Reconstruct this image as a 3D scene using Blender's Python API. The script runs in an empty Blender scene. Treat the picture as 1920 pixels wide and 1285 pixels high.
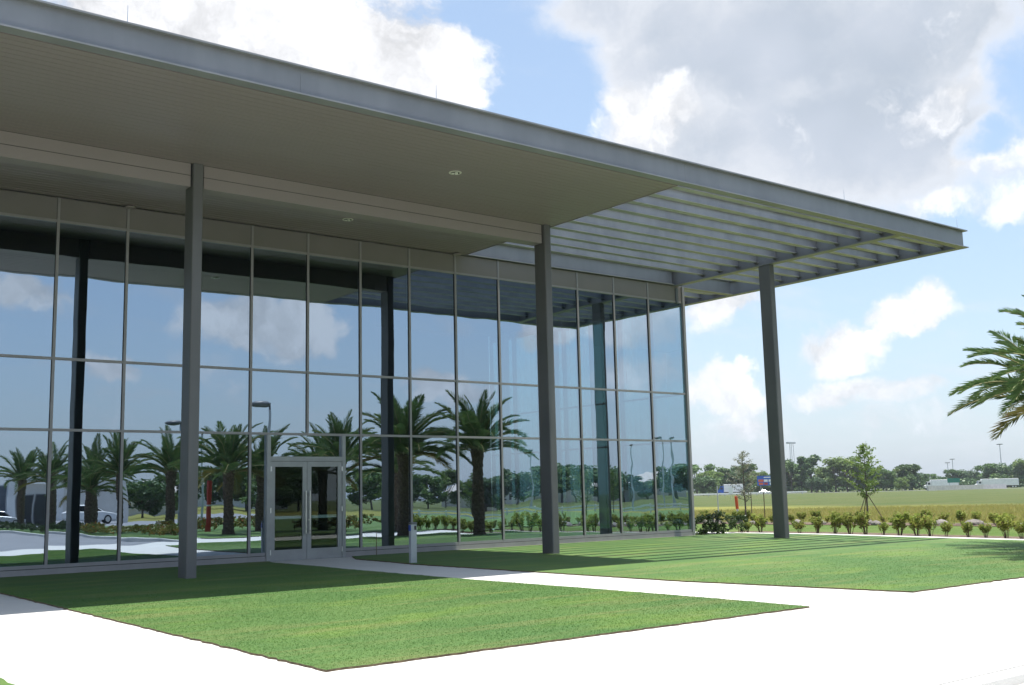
import bpy, bmesh, math, random
import numpy as np
from mathutils import Vector, Matrix
R = math.radians
sc = bpy.context.scene
col = sc.collection

# ------------------------------------------------------------------ camera
W_, H_, F_ = 1920.0, 1285.0, 2012.0
YAW, PITCH, ROLL = R(37.984), R(8.127), R(-1.356)
CAM = Vector((-6.357, -24.309, 1.418))
_f = Vector((math.sin(YAW)*math.cos(PITCH), math.cos(YAW)*math.cos(PITCH), math.sin(PITCH)))
_r0 = Vector((math.cos(YAW), -math.sin(YAW), 0))
_u0 = _r0.cross(_f)
_r = _r0*math.cos(ROLL) + _u0*math.sin(ROLL)
_u = -_r0*math.sin(ROLL) + _u0*math.cos(ROLL)
cam_d = bpy.data.cameras.new('camera'); cam = bpy.data.objects.new('camera', cam_d); col.objects.link(cam)
cam_d.sensor_width = 36; cam_d.lens = F_/W_*36; cam_d.clip_start = 0.05; cam_d.clip_end = 6000
m = Matrix((( _r.x, _u.x, -_f.x, CAM.x), (_r.y, _u.y, -_f.y, CAM.y), (_r.z, _u.z, -_f.z, CAM.z), (0, 0, 0, 1)))
cam.matrix_world = m
sc.camera = cam
def ray(u, v): return _f + _r*((u-W_/2)/F_) + _u*((H_/2-v)/F_)
def at_depth(u, dist):            # ground position at a horizontal distance along a pixel column
    d = ray(u, 900); h = Vector((d.x, d.y)); h.normalize()
    return CAM.x + h.x*dist, CAM.y + h.y*dist

# ------------------------------------------------------------------ sky, sun, exposure
SUN_DIR = Vector((0.45, -0.75, 8.5)).normalized()
SUN_EL = math.asin(SUN_DIR.z); SUN_ROT = math.atan2(SUN_DIR.x, SUN_DIR.y)
EXPOSURE = 0.85
SKY_STR = 0.10
sc.view_settings.view_transform = 'Standard'; sc.view_settings.look = 'None'
sc.view_settings.exposure = EXPOSURE; sc.view_settings.gamma = 1
sc.view_settings.use_curve_mapping = False
cy = sc.cycles
cy.use_denoising = True
cy.max_bounces = 8; cy.diffuse_bounces = 4; cy.glossy_bounces = 5; cy.transmission_bounces = 4; cy.transparent_max_bounces = 24
cy.caustics_reflective = False; cy.caustics_refractive = False
cy.sample_clamp_indirect = 6

sun_d = bpy.data.lights.new('sun', 'SUN'); sun = bpy.data.objects.new('sun', sun_d); col.objects.link(sun)
sun_d.energy = 4.0; sun_d.angle = R(0.53); sun_d.color = (1.0, 0.96, 0.9)
sun.location = (0, 0, 60)
sun.rotation_euler = SUN_DIR.to_track_quat('Z', 'Y').to_euler()

class NT:
    """tiny node-graph helper"""
    def __init__(s, tree): s.t = tree; s.n = tree.nodes; s.l = tree.links
    def new(s, typ, **kw):
        n = s.n.new(typ)
        for k, v in kw.items(): setattr(n, k, v)
        return n
    def put(s, sock, val):
        if isinstance(val, bpy.types.NodeSocket): s.l.new(val, sock)
        elif val is not None: sock.default_value = val
    def math(s, op, a, b=None, c=None, clamp=False):
        n = s.new('ShaderNodeMath', operation=op, use_clamp=clamp)
        s.put(n.inputs[0], a); s.put(n.inputs[1], b)
        if c is not None: s.put(n.inputs[2], c)
        return n.outputs[0]
    def vmath(s, op, a, b=None, scale=None):
        n = s.new('ShaderNodeVectorMath', operation=op)
        s.put(n.inputs[0], a)
        if b is not None: s.put(n.inputs[1], b)
        if scale is not None: s.put(n.inputs[3], scale)
        return n.outputs['Value'] if op in ('DOT_PRODUCT', 'LENGTH') else n.outputs[0]
    def noise(s, vec, scale, detail=4, rough=0.5, dist=0.0):
        n = s.new('ShaderNodeTexNoise'); s.put(n.inputs['Vector'], vec)
        n.inputs['Scale'].default_value = scale; n.inputs['Detail'].default_value = detail
        n.inputs['Roughness'].default_value = rough; n.inputs['Distortion'].default_value = dist
        return n.outputs['Fac']
    def smooth(s, x, lo, hi):
        n = s.new('ShaderNodeMapRange', interpolation_type='SMOOTHSTEP')
        s.put(n.inputs[0], x); s.put(n.inputs[1], lo); s.put(n.inputs[2], hi)
        n.inputs[3].default_value = 0; n.inputs[4].default_value = 1
        return n.outputs[0]
    def mix(s, fac, a, b):
        n = s.new('ShaderNodeMix', data_type='RGBA')
        s.put(n.inputs[0], fac); s.put(n.inputs[6], a if not isinstance(a, tuple) else (*a, 1)[:4]); s.put(n.inputs[7], b if not isinstance(b, tuple) else (*b, 1)[:4])
        return n.outputs[2]
    def mapping(s, vec, scale=(1, 1, 1), rot=(0, 0, 0), loc=(0, 0, 0)):
        n = s.new('ShaderNodeMapping'); s.put(n.inputs[0], vec)
        n.inputs[1].default_value = loc; n.inputs[2].default_value = rot; n.inputs[3].default_value = scale
        return n.outputs[0]

world = bpy.data.worlds.new('World'); sc.world = world; world.use_nodes = True
g = NT(world.node_tree); g.n.clear()
tc = g.new('ShaderNodeTexCoord'); D = tc.outputs['Generated']
sky = g.new('ShaderNodeTexSky', sky_type='NISHITA'); sky.sun_disc = False
sky.sun_elevation = SUN_EL; sky.sun_rotation = SUN_ROT; sky.air_density = 1.0; sky.dust_density = 1.6; sky.ozone_density = 1.2
S = g.vmath('MULTIPLY', sky.outputs[0], (1.35, 1.36, 1.30))
sepd = g.new('ShaderNodeSeparateXYZ'); g.put(sepd.inputs[0], D)
# clouds: masses at their places in the sky, broken up by noise; the same noise scatters more all round
cloudA = [  # (u, v, half width, half height in px, weight) -> direction on the sky : bright cumulus
    (560, 60, 330, 170, 1.0), (800, 120, 150, 110, 0.9), (330, 30, 260, 130, 0.8),
    (1215, 215, 190, 75, 0.42), (1330, 605, 80, 50, 0.7), (1560, 640, 110, 62, 0.75), (1720, 575, 110, 62, 0.8),
    (1360, 735, 95, 36, 0.65), (1560, 740, 110, 30, 0.55), (1720, 745, 95, 26, 0.5), (1860, 290, 90, 36, 0.5),
    (1870, 375, 130, 40, 0.5), (1420, 800, 130, 45, 0.4), (1700, 800, 150, 35, 0.35), (1800, 190, 80, 50, 0.35),
    (-50, 540, 90, 40, 0.6), (-430, 590, 120, 60, 0.75), (-560, 600, 90, 50, 0.7), (-200, 705, 50, 30, 0.6), (-785, 700, 60, 35, 0.7), (-860, 730, 70, 30, 0.5), (-1040, 610, 80, 35, 0.7), (-1180, 600, 110, 50, 0.7), (-1240, 700, 120, 60, 0.5)]
cloudB = [  # broad grey undersides of the nearer layer
    (1500, 70, 430, 170, 1.0), (1340, 255, 230, 105, 0.8), (1620, 250, 330, 160, 0.95), (1880, 60, 260, 130, 0.8), (1120, 20, 220, 70, 0.7), (1620, 380, 320, 70, 0.45)]
warp = g.new('ShaderNodeTexNoise'); g.put(warp.inputs['Vector'], D); warp.inputs['Scale'].default_value = 9; warp.inputs['Detail'].default_value = 6; warp.inputs['Roughness'].default_value = 0.6
wv = g.vmath('SCALE', g.vmath('SUBTRACT', warp.outputs['Color'], (0.5, 0.5, 0.5)), scale=0.10)
Dw = g.vmath('ADD', D, wv)
def mass(lst):
    tot = None
    for (u, v, ru, rv, wt) in lst:
        c = ray(abs(u), v); c.normalize()
        if u < 0: c.y = -c.y          # seen in the glass
        rt = _f.cross(Vector((0, 0, 1))).normalized(); rt = c.cross(Vector((0, 0, 1))).normalized(); up = rt.cross(c)
        k = F_*0.85
        d = g.vmath('SUBTRACT', Dw, tuple(c))
        a = g.vmath('DOT_PRODUCT', d, tuple(rt*(k/ru))); b = g.vmath('DOT_PRODUCT', d, tuple(up*(k/rv)))
        r2 = g.math('ADD', g.math('MULTIPLY', a, a), g.math('MULTIPLY', b, b))
        o = g.math('MULTIPLY', g.math('SUBTRACT', 1.0, r2, clamp=True), wt)
        # only the near side of the sphere
        tot = o if tot is None else g.math('MAXIMUM', tot, o)
    return tot
cloudC = [(1000, 170, 150, 150, 0.6), (930, 40, 140, 80, 0.5), (690, 10, 120, 50, 0.6), (1915, 130, 60, 110, 0.45), (1840, 265, 60, 30, 0.5), (1620, 520, 160, 60, 0.6), (1860, 520, 110, 120, 0.7), (1500, 580, 60, 60, 0.6), (1420, 660, 100, 50, 0.5), (1780, 660, 140, 40, 0.5)]   # open blue between the masses
mC = mass(cloudC)
mA = g.math('SUBTRACT', mass(cloudA), g.math('MULTIPLY', mC, 0.6)); mB = g.math('SUBTRACT', mass(cloudB), mC)
zc = g.math('ADD', g.math('MAXIMUM', sepd.outputs[2], 0.0), 0.16)
P = g.vmath('DIVIDE', D, None) if False else None
inv = g.math('DIVIDE', 1.0, zc)
P = g.vmath('SCALE', D, scale=inv)
field = g.noise(g.mapping(P, (1, 1, 1), loc=(3.1, 7.7, 0.4)), 1.15, 9, 0.56)
puff = g.noise(Dw, 13, 10, 0.62)
up_off = g.vmath('ADD', Dw, (0.0, 0.0, 0.03))
puff_up = g.noise(up_off, 13, 6, 0.6)
covA = g.math('ADD', g.math('MULTIPLY', mA, 1.0), g.math('MULTIPLY', g.math('SUBTRACT', puff, 0.5), 1.6))
covA = g.math('ADD', covA, g.math('MULTIPLY', g.math('SUBTRACT', field, 0.63), 2.2, clamp=True))
aA = g.smooth(covA, 0.10, 0.56)
covB = g.math('ADD', mB, g.math('MULTIPLY', g.math('SUBTRACT', field, 0.5), 1.3))
covB = g.math('ADD', covB, g.math('MULTIPLY', g.math('SUBTRACT', puff, 0.5), 1.0))
aB = g.smooth(covB, 0.0, 0.68)
soft = g.noise(D, 5, 3, 0.5)
CW = 5.6      # brightness of a sunlit cloud before the background strength
colB = g.mix(g.smooth(soft, 0.3, 0.7), (CW*0.46, CW*0.53, CW*0.62), (CW*0.66, CW*0.71, CW*0.80))
colB = g.mix(g.smooth(covB, 0.3, 1.0), (CW*0.96, CW*0.97, CW*1.0), colB)
lit = g.math('ADD', 0.93, g.math('MULTIPLY', g.math('SUBTRACT', puff, puff_up), 1.3))
lit = g.math('MAXIMUM', g.math('MINIMUM', lit, 1.12), 0.70)
colA = g.vmath('SCALE', (CW*1.12, CW*1.12, CW*1.14), scale=lit)
veil = g.noise(g.mapping(P, (1.0, 1.6, 1), loc=(1.7, 2.2, 0)), 2.6, 9, 0.6, 0.4)
S = g.mix(0.38, S, (CW*0.53, CW*0.68, CW*0.90))
skyc = g.mix(g.math('MULTIPLY', g.smooth(veil, 0.5, 0.78), 0.4), S, (CW*0.9, CW*0.93, CW*0.98))
skyc = g.mix(g.math('MULTIPLY', aB, 0.92), skyc, colB)
skyc = g.mix(g.math('MULTIPLY', aA, 0.95), skyc, colA)
haze_f = g.math('POWER', g.math('SUBTRACT', 1.0, g.math('MAXIMUM', sepd.outputs[2], 0.0), clamp=True), 9.0)
skyc = g.mix(g.math('MULTIPLY', haze_f, 0.55), skyc, (CW*0.66, CW*0.76, CW*0.90))
bg = g.new('ShaderNodeBackground'); g.put(bg.inputs[0], skyc); bg.inputs[1].default_value = SKY_STR
wo = g.new('ShaderNodeOutputWorld'); g.l.new(bg.outputs[0], wo.inputs[0])

# ------------------------------------------------------------------ helpers
rnd = random.Random(7)
class MB:
    def __init__(s): s.v = []; s.f = []
    def quad(s, a, b, c, d): i = len(s.v); s.v += [a, b, c, d]; s.f.append((i, i+1, i+2, i+3))
    def tri(s, a, b, c): i = len(s.v); s.v += [a, b, c]; s.f.append((i, i+1, i+2))
    def box(s, x0, x1, y0, y1, z0, z1):
        i = len(s.v)
        s.v += [(x0,y0,z0),(x1,y0,z0),(x1,y1,z0),(x0,y1,z0),(x0,y0,z1),(x1,y0,z1),(x1,y1,z1),(x0,y1,z1)]
        s.f += [tuple(i+k for k in q) for q in ((0,3,2,1),(4,5,6,7),(0,1,5,4),(1,2,6,5),(2,3,7,6),(3,0,4,7))]
        return s
    def rbox(s, x0, x1, y0, y1, z0, z1, r, n=3):          # upright box with rounded vertical corners
        pts = []
        for (cx, cy_, a0) in ((x1-r, y1-r, 0), (x0+r, y1-r, 90), (x0+r, y0+r, 180), (x1-r, y0+r, 270)):
            for k in range(n+1):
                a = R(a0+90*k/n); pts.append((cx+r*math.cos(a), cy_+r*math.sin(a)))
        return s.prism(pts, z0, z1)
    def prism(s, pts, z0, z1):                             # pts counter-clockwise in xy
        i = len(s.v); n = len(pts)
        s.v += [(x, y, z0) for x, y in pts] + [(x, y, z1) for x, y in pts]
        s.f += [(i+k, i+(k+1) % n, i+n+(k+1) % n, i+n+k) for k in range(n)]
        s.f += [tuple(i+n-1-k for k in range(n)), tuple(i+n+k for k in range(n))]
        return s
    def prism_y(s, pts, y0, y1):                           # outline in xz, thickness along y
        i = len(s.v); n = len(pts)
        s.v += [(x, y0, z) for x, z in pts] + [(x, y1, z) for x, z in pts]
        s.f += [(i+k, i+(k+1) % n, i+n+(k+1) % n, i+n+k) for k in range(n)]
        s.f += [tuple(i+n-1-k for k in range(n)), tuple(i+n+k for k in range(n))]
        return s
    def tube(s, path, rad, n=6, cap=True):
        path = [Vector(p) for p in path]
        if not isinstance(rad, (list, tuple)): rad = [rad]*len(path)
        i = len(s.v)
        for k, p in enumerate(path):
            t = (path[min(k+1, len(path)-1)] - path[max(k-1, 0)]).normalized()
            a = t.orthogonal().normalized() if abs(t.z) > 0.95 else t.cross(Vector((0, 0, 1))).normalized()
            if abs(t.z) > 0.95: a = Vector((1, 0, 0)) - t*t.x; a.normalize()
            b = t.cross(a)
            for q in range(n):
                an = 2*math.pi*q/n; w = p + (a*math.cos(an)+b*math.sin(an))*rad[k]; s.v.append(tuple(w))
        for k in range(len(path)-1):
            for q in range(n):
                s.f.append((i+k*n+q, i+k*n+(q+1) % n, i+(k+1)*n+(q+1) % n, i+(k+1)*n+q))
        if cap:
            s.f.append(tuple(i+n-1-q for q in range(n))); s.f.append(tuple(i+(len(path)-1)*n+q for q in range(n)))
        return s
    def ibeam(s, axis, a0, a1, c, z0, z1, bf, tf=0.03, tw=0.03):
        def B(p0, p1, q0, q1, za, zb):
            if axis == 'x': s.box(p0, p1, q0, q1, za, zb)
            else: s.box(q0, q1, p0, p1, za, zb)
        B(a0, a1, c-bf/2, c+bf/2, z0, z0+tf); B(a0, a1, c-bf/2, c+bf/2, z1-tf, z1); B(a0, a1, c-tw/2, c+tw/2, z0+tf, z1-tf)
        return s
    def mesh(s, name):
        me = bpy.data.meshes.new(name); me.from_pydata(s.v, [], s.f); me.update(); return me
    def build(s, name, mat, parent=None, smooth=False, loc=None, bevel=0):
        me = s.mesh(name)
        bm = bmesh.new(); bm.from_mesh(me); bmesh.ops.recalc_face_normals(bm, faces=bm.faces)
        if bevel: bmesh.ops.bevel(bm, geom=list(bm.edges), offset=bevel, segments=1, affect='EDGES', clamp_overlap=True)
        bm.to_mesh(me); bm.free()
        if smooth: me.shade_smooth()
        return put(name, me, mat, parent, loc)
def put(name, me, mat=None, parent=None, loc=None, rot=None, scale=None):
    o = bpy.data.objects.new(name, me); col.objects.link(o)
    if mat is not None and not me.materials: me.materials.append(mat)
    if parent is not None: o.parent = parent
    if loc is not None: o.location = loc
    if rot is not None: o.rotation_euler = rot
    if scale is not None: o.scale = scale if isinstance(scale, (tuple, list)) else (scale,)*3
    return o
def tag(o, label=None, cat=None, group=None, kind=None):
    if label: o['label'] = label
    if cat: o['category'] = cat
    if group: o['group'] = group
    if kind: o['kind'] = kind
    return o
def thing(name, label, cat, loc=(0, 0, 0), rz=0, group=None, scale=None):
    o = bpy.data.objects.new(name, None); col.objects.link(o); o.location = loc; o.rotation_euler = (0, 0, rz); o.empty_display_size = 0.2
    if scale: o.scale = (scale,)*3
    return tag(o, label, cat, group)
def copy_tree(root, loc, rz=0, scale=None, label=None, group=None):
    r = root.copy(); col.objects.link(r); r.location = loc; r.rotation_euler = (0, 0, rz)
    if scale: r.scale = (scale,)*3 if not isinstance(scale, tuple) else scale
    if label: r['label'] = label
    if group: r['group'] = group
    for ch in list(root.children):
        c = ch.copy(); col.objects.link(c); c.parent = r
        for gch in list(ch.children):
            d = gch.copy(); col.objects.link(d); d.parent = c
    return r

# ------------------------------------------------------------------ materials
def base_mat(name):
    mt = bpy.data.materials.new(name); mt.use_nodes = True
    n = NT(mt.node_tree); b = mt.node_tree.nodes['Principled BSDF']; return mt, n, b
def pmat(name, c0, c1=None, rough=0.6, scale=2.0, detail=5, metal=0.0, stretch=(1, 1, 1), bump=0.0, bscale=None, spec=0.5, coords='pos', lo=0.35, hi=0.65, rrange=0.0):
    mt, n, b = base_mat(name)
    src = n.new('ShaderNodeNewGeometry').outputs['Position'] if coords == 'pos' else n.new('ShaderNodeTexCoord').outputs['Object']
    v = n.mapping(src, stretch)
    f = n.noise(v, scale, detail, 0.6)
    b.inputs['Base Color'].default_value = (*c0, 1)
    if c1: n.put(b.inputs['Base Color'], n.mix(n.smooth(f, lo, hi), c0, c1))
    b.inputs['Roughness'].default_value = rough; b.inputs['Metallic'].default_value = metal
    b.inputs['Specular IOR Level'].default_value = spec
    if rrange: n.put(b.inputs['Roughness'], n.math('ADD', rough-rrange/2, n.math('MULTIPLY', f, rrange)))
    if bump:
        bn = n.new('ShaderNodeBump'); bn.inputs['Strength'].default_value = 1; bn.inputs['Distance'].default_value = bump
        n.put(bn.inputs['Height'], n.noise(src, bscale or scale*6, 4, 0.6)); n.l.new(bn.outputs[0], b.inputs['Normal'])
    return mt
def leafmat(name, c0, c1, c2=None, trans=0.35, rough=0.45):
    mt, n, b = base_mat(name)
    oi = n.new('ShaderNodeObjectInfo'); geo = n.new('ShaderNodeNewGeometry')
    f = n.noise(geo.outputs['Position'], 2.2, 3, 0.6)
    c = n.mix(n.smooth(f, 0.3, 0.7), c0, c1)
    if c2:
        f2 = n.noise(geo.outputs['Position'], 9.0, 2, 0.5)
        c = n.mix(n.smooth(f2, 0.55, 0.72), c, c2)
    hsv = n.new('ShaderNodeHueSaturation'); n.put(hsv.inputs['Color'], c)
    n.put(hsv.inputs['Value'], n.math('ADD', 0.8, n.math('MULTIPLY', oi.outputs['Random'], 0.4)))
    b.inputs['Roughness'].default_value = rough; b.inputs['Specular IOR Level'].default_value = 0.4
    n.l.new(hsv.outputs[0], b.inputs['Base Color'])
    tr = n.new('ShaderNodeBsdfTranslucent'); n.l.new(hsv.outputs[0], tr.inputs[0])
    mx = n.new('ShaderNodeMixShader'); mx.inputs[0].default_value = trans
    n.l.new(b.outputs[0], mx.inputs[1]); n.l.new(tr.outputs[0], mx.inputs[2])
    n.l.new(mx.outputs[0], n.n['Material Output'].inputs[0]); return mt

def steel_mat(name, c0, c1, rough=0.5, metal=0.0):
    # painted steel with faint vertical streaks and cloudy patches
    mt, n, b = base_mat(name)
    p = n.new('ShaderNodeNewGeometry').outputs['Position']
    f1 = n.noise(n.mapping(p, (1.0, 1.0, 0.25)), 1.6, 5, 0.6)
    f2 = n.noise(p, 0.7, 4, 0.6)
    f = n.math('ADD', n.math('MULTIPLY', f1, 0.55), n.math('MULTIPLY', f2, 0.45))
    n.put(b.inputs['Base Color'], n.mix(n.smooth(f, 0.36, 0.64), c0, c1))
    n.put(b.inputs['Roughness'], n.math('ADD', rough-0.1, n.math('MULTIPLY', f1, 0.2)))
    b.inputs['Metallic'].default_value = metal
    bn = n.new('ShaderNodeBump'); bn.inputs['Distance'].default_value = 0.002
    n.put(bn.inputs['Height'], n.noise(p, 4.0, 3, 0.5)); n.l.new(bn.outputs[0], b.inputs['Normal'])
    return mt
M = {}
M['steel'] = steel_mat('fascia_steel', (0.205, 0.208, 0.218), (0.25, 0.253, 0.265), 0.45, 0.12)
M['purlin'] = steel_mat('purlin_steel', (0.31, 0.31, 0.325), (0.42, 0.42, 0.435), 0.45, 0.1)
M['column'] = steel_mat('column_paint', (0.116, 0.114, 0.115), (0.142, 0.139, 0.140), 0.45, 0.1)
M['soffit'] = pmat('soffit_board', (0.250, 0.208, 0.208), (0.262, 0.218, 0.218), 0.45, 0.8, stretch=(0.3, 1, 1))
M['band'] = pmat('beam_cladding', (0.278, 0.240, 0.234), (0.29, 0.25, 0.244), 0.5, 1.0)
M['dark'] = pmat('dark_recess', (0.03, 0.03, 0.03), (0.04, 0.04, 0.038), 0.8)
M['frame'] = pmat('anodised_frame', (0.285, 0.272, 0.275), (0.315, 0.30, 0.303), 0.45, 3.0, metal=0.1)
M['doorframe'] = pmat('door_aluminium', (0.30, 0.305, 0.31), (0.34, 0.345, 0.35), 0.4, 3.0, metal=0.4)
M['spandrel'] = pmat('spandrel_panel', (0.205, 0.188, 0.18), (0.22, 0.20, 0.192), 0.6, 1.0, metal=0.0, spec=0.25)
M['gasket_shade'] = pmat('gasket_shade', (0.012, 0.012, 0.013), None, 0.7)
M['chrome'] = pmat('brushed_steel', (0.6, 0.6, 0.6), (0.68, 0.68, 0.68), 0.28, 8.0, metal=1.0)
M['pushbar'] = pmat('push_bar', (0.8, 0.86, 0.82), (0.84, 0.88, 0.85), 0.4)
M['roof'] = pmat('roof_membrane', (0.5, 0.5, 0.48), (0.6, 0.6, 0.57), 0.8)
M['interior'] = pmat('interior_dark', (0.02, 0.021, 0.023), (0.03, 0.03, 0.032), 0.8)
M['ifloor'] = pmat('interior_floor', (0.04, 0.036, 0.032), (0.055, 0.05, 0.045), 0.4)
M['lamp'] = pmat('downlight_lens', (0.75, 0.74, 0.68), (0.8, 0.79, 0.74), 0.3)
M['trim'] = pmat('downlight_trim', (0.7, 0.68, 0.6), None, 0.35)
M['post'] = pmat('post_aluminium', (0.42, 0.44, 0.47), (0.48, 0.50, 0.53), 0.4, 3.0, metal=0.4)
M['blue'] = pmat('blue_plastic', (0.02, 0.06, 0.36), (0.025, 0.075, 0.42), 0.35)
M['white'] = pmat('white_paint', (0.7, 0.7, 0.7), (0.78, 0.78, 0.77), 0.5, 1.0)
M['lamp_grey'] = pmat('lamp_paint', (0.42, 0.44, 0.47), (0.48, 0.5, 0.53), 0.4)
M['lamp_head'] = pmat('lamp_head', (0.12, 0.13, 0.14), (0.15, 0.16, 0.17), 0.4)
M['red'] = pmat('red_plastic', (0.38, 0.03, 0.02), (0.44, 0.045, 0.03), 0.5)
M['orange'] = pmat('orange_plastic', (0.62, 0.09, 0.025), (0.68, 0.12, 0.03), 0.5)
M['wood'] = pmat('stake_wood', (0.12, 0.085, 0.05), (0.17, 0.12, 0.075), 0.8, 6.0)
M['black'] = pmat('black_plastic', (0.012, 0.012, 0.013), None, 0.5)
M['rubber'] = pmat('tyre_rubber', (0.02, 0.02, 0.02), None, 0.8)
M['carglass'] = pmat('car_glass', (0.02, 0.025, 0.03), None, 0.08)
M['stone'] = pmat('boulder_stone', (0.16, 0.145, 0.13), (0.25, 0.225, 0.20), 0.85, 5.0, bump=0.02)
M['mulch'] = pmat('mulch', (0.09, 0.06, 0.04), (0.18, 0.13, 0.09), 0.95, 9.0, bump=0.02)
M['soil'] = pmat('lawn_edge_soil', (0.07, 0.05, 0.03), (0.16, 0.12, 0.07), 0.95, 20.0)
M['bark'] = pmat('tree_bark', (0.09, 0.07, 0.055), (0.16, 0.13, 0.1), 0.9, 6.0, coords='obj')
M['palmbark'] = pmat('palm_bark', (0.075, 0.05, 0.033), (0.17, 0.12, 0.08), 0.9, 14.0, coords='obj', bump=0.02)
M['frond'] = leafmat('palm_frond', (0.07, 0.135, 0.045), (0.12, 0.19, 0.06), (0.19, 0.22, 0.07), 0.4)
M['frond_old'] = leafmat('palm_frond_old', (0.13, 0.15, 0.035), (0.22, 0.18, 0.05), (0.2, 0.13, 0.05), 0.3)
M['rachis'] = pmat('frond_rachis', (0.2, 0.2, 0.07), (0.27, 0.22, 0.1), 0.6, coords='obj')
M['shrub'] = leafmat('shrub_leaf', (0.20, 0.27, 0.05), (0.33, 0.37, 0.08), (0.30, 0.22, 0.09), 0.45, 0.7)
M['bush'] = leafmat('bush_leaf', (0.03, 0.06, 0.015), (0.055, 0.095, 0.025), None, 0.3)
M['hedge'] = leafmat('hedge_leaf', (0.035, 0.06, 0.02), (0.06, 0.09, 0.03), None, 0.3)
M['flower'] = leafmat('flower_leaf', (0.12, 0.16, 0.035), (0.2, 0.2, 0.04), (0.5, 0.07, 0.02), 0.3)
M['tree1'] = leafmat('far_leaf_green', (0.085, 0.16, 0.045), (0.14, 0.225, 0.065), None, 0.25)
M['tree2'] = leafmat('far_leaf_light', (0.14, 0.215, 0.055), (0.20, 0.28, 0.075), None, 0.3)
M['tree3'] = leafmat('far_leaf_dark', (0.07, 0.135, 0.05), (0.11, 0.18, 0.065), None, 0.2)
M['sapling'] = leafmat('sapling_leaf', (0.13, 0.21, 0.05), (0.2, 0.28, 0.07), (0.24, 0.3, 0.08), 0.45)
M['sapling_grey'] = leafmat('sapling_grey_leaf', (0.24, 0.27, 0.18), (0.34, 0.36, 0.26), (0.28, 0.24, 0.17), 0.3)

def glass_mat():
    mt, n, b = base_mat('coated_glass'); n.n.remove(b)
    geo = n.new('ShaderNodeNewGeometry'); oi = n.new('ShaderNodeObjectInfo')
    off = n.vmath('SCALE', (13.0, 7.0, 5.0), scale=n.math('MULTIPLY', oi.outputs['Random'], 40.0))
    p = n.vmath('ADD', geo.outputs['Position'], off)
    h = n.math('ADD', n.noise(n.mapping(p, (0.55, 0.55, 0.85)), 1.0, 1, 0.4), n.math('MULTIPLY', n.noise(p, 2.6, 0, 0.3), 0.10))
    bn = n.new('ShaderNodeBump'); bn.inputs['Strength'].default_value = 1; bn.inputs['Distance'].default_value = 0.0034
    n.put(bn.inputs['Height'], h)
    gl = n.new('ShaderNodeBsdfGlossy'); gl.inputs['Roughness'].default_value = 0.0
    gl.inputs[0].default_value = (0.70, 0.84, 1.0, 1); n.l.new(bn.outputs[0], gl.inputs['Normal'])
    tr = n.new('ShaderNodeBsdfTransparent'); tr.inputs[0].default_value = (0.31, 0.50, 0.52, 1)
    lw = n.new('ShaderNodeFresnel'); lw.inputs[0].default_value = 1.5
    fac = n.math('ADD', 0.46, n.math('MULTIPLY', lw.outputs[0], 0.54), clamp=True)
    mx = n.new('ShaderNodeMixShader'); n.put(mx.inputs[0], fac)
    n.l.new(tr.outputs[0], mx.inputs[1]); n.l.new(gl.outputs[0], mx.inputs[2])
    t2 = n.new('ShaderNodeBsdfTransparent')
    m2 = n.new('ShaderNodeMixShader'); n.put(m2.inputs[0], geo.outputs['Backfacing'])   # the inner skin of a pane passes light on
    n.l.new(mx.outputs[0], m2.inputs[1]); n.l.new(t2.outputs[0], m2.inputs[2])
    n.l.new(m2.outputs[0], n.n['Material Output'].inputs[0]); return mt
M['glass'] = glass_mat()
def doorglass_mat():
    mt, n, b = base_mat('door_glass'); n.n.remove(b)
    geo = n.new('ShaderNodeNewGeometry')
    gl = n.new('ShaderNodeBsdfGlossy'); gl.inputs['Roughness'].default_value = 0.0; gl.inputs[0].default_value = (0.85, 0.95, 0.95, 1)
    tr = n.new('ShaderNodeBsdfTransparent'); tr.inputs[0].default_value = (0.42, 0.52, 0.5, 1)
    mx = n.new('ShaderNodeMixShader'); mx.inputs[0].default_value = 0.07
    n.l.new(tr.outputs[0], mx.inputs[1]); n.l.new(gl.outputs[0], mx.inputs[2])
    t2 = n.new('ShaderNodeBsdfTransparent'); m2 = n.new('ShaderNodeMixShader'); n.put(m2.inputs[0], geo.outputs['Backfacing'])
    n.l.new(mx.outputs[0], m2.inputs[1]); n.l.new(t2.outputs[0], m2.inputs[2])
    n.l.new(m2.outputs[0], n.n['Material Output'].inputs[0]); return mt
M['doorglass'] = doorglass_mat()

def concrete_mat(name, c0, c1, joint=None, rough=0.85):
    mt, n, b = base_mat(name)
    p = n.new('ShaderNodeNewGeometry').outputs['Position']
    f = n.math('ADD', n.math('MULTIPLY', n.noise(p, 0.8, 6, 0.65), 0.6), n.math('MULTIPLY', n.noise(p, 30, 3, 0.6), 0.4))
    c = n.mix(n.smooth(f, 0.35, 0.65), c0, c1)
    n.put(b.inputs['Base Color'], c); b.inputs['Roughness'].default_value = rough
    bn = n.new('ShaderNodeBump'); bn.inputs['Distance'].default_value = 0.004
    n.put(bn.inputs['Height'], n.noise(p, 60, 3, 0.6)); n.l.new(bn.outputs[0], b.inputs['Normal'])
    return mt
M['concrete'] = concrete_mat('walk_concrete', (0.60, 0.585, 0.55), (0.67, 0.655, 0.62))
M['asphalt'] = concrete_mat('asphalt', (0.21, 0.215, 0.23), (0.27, 0.275, 0.29))

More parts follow.
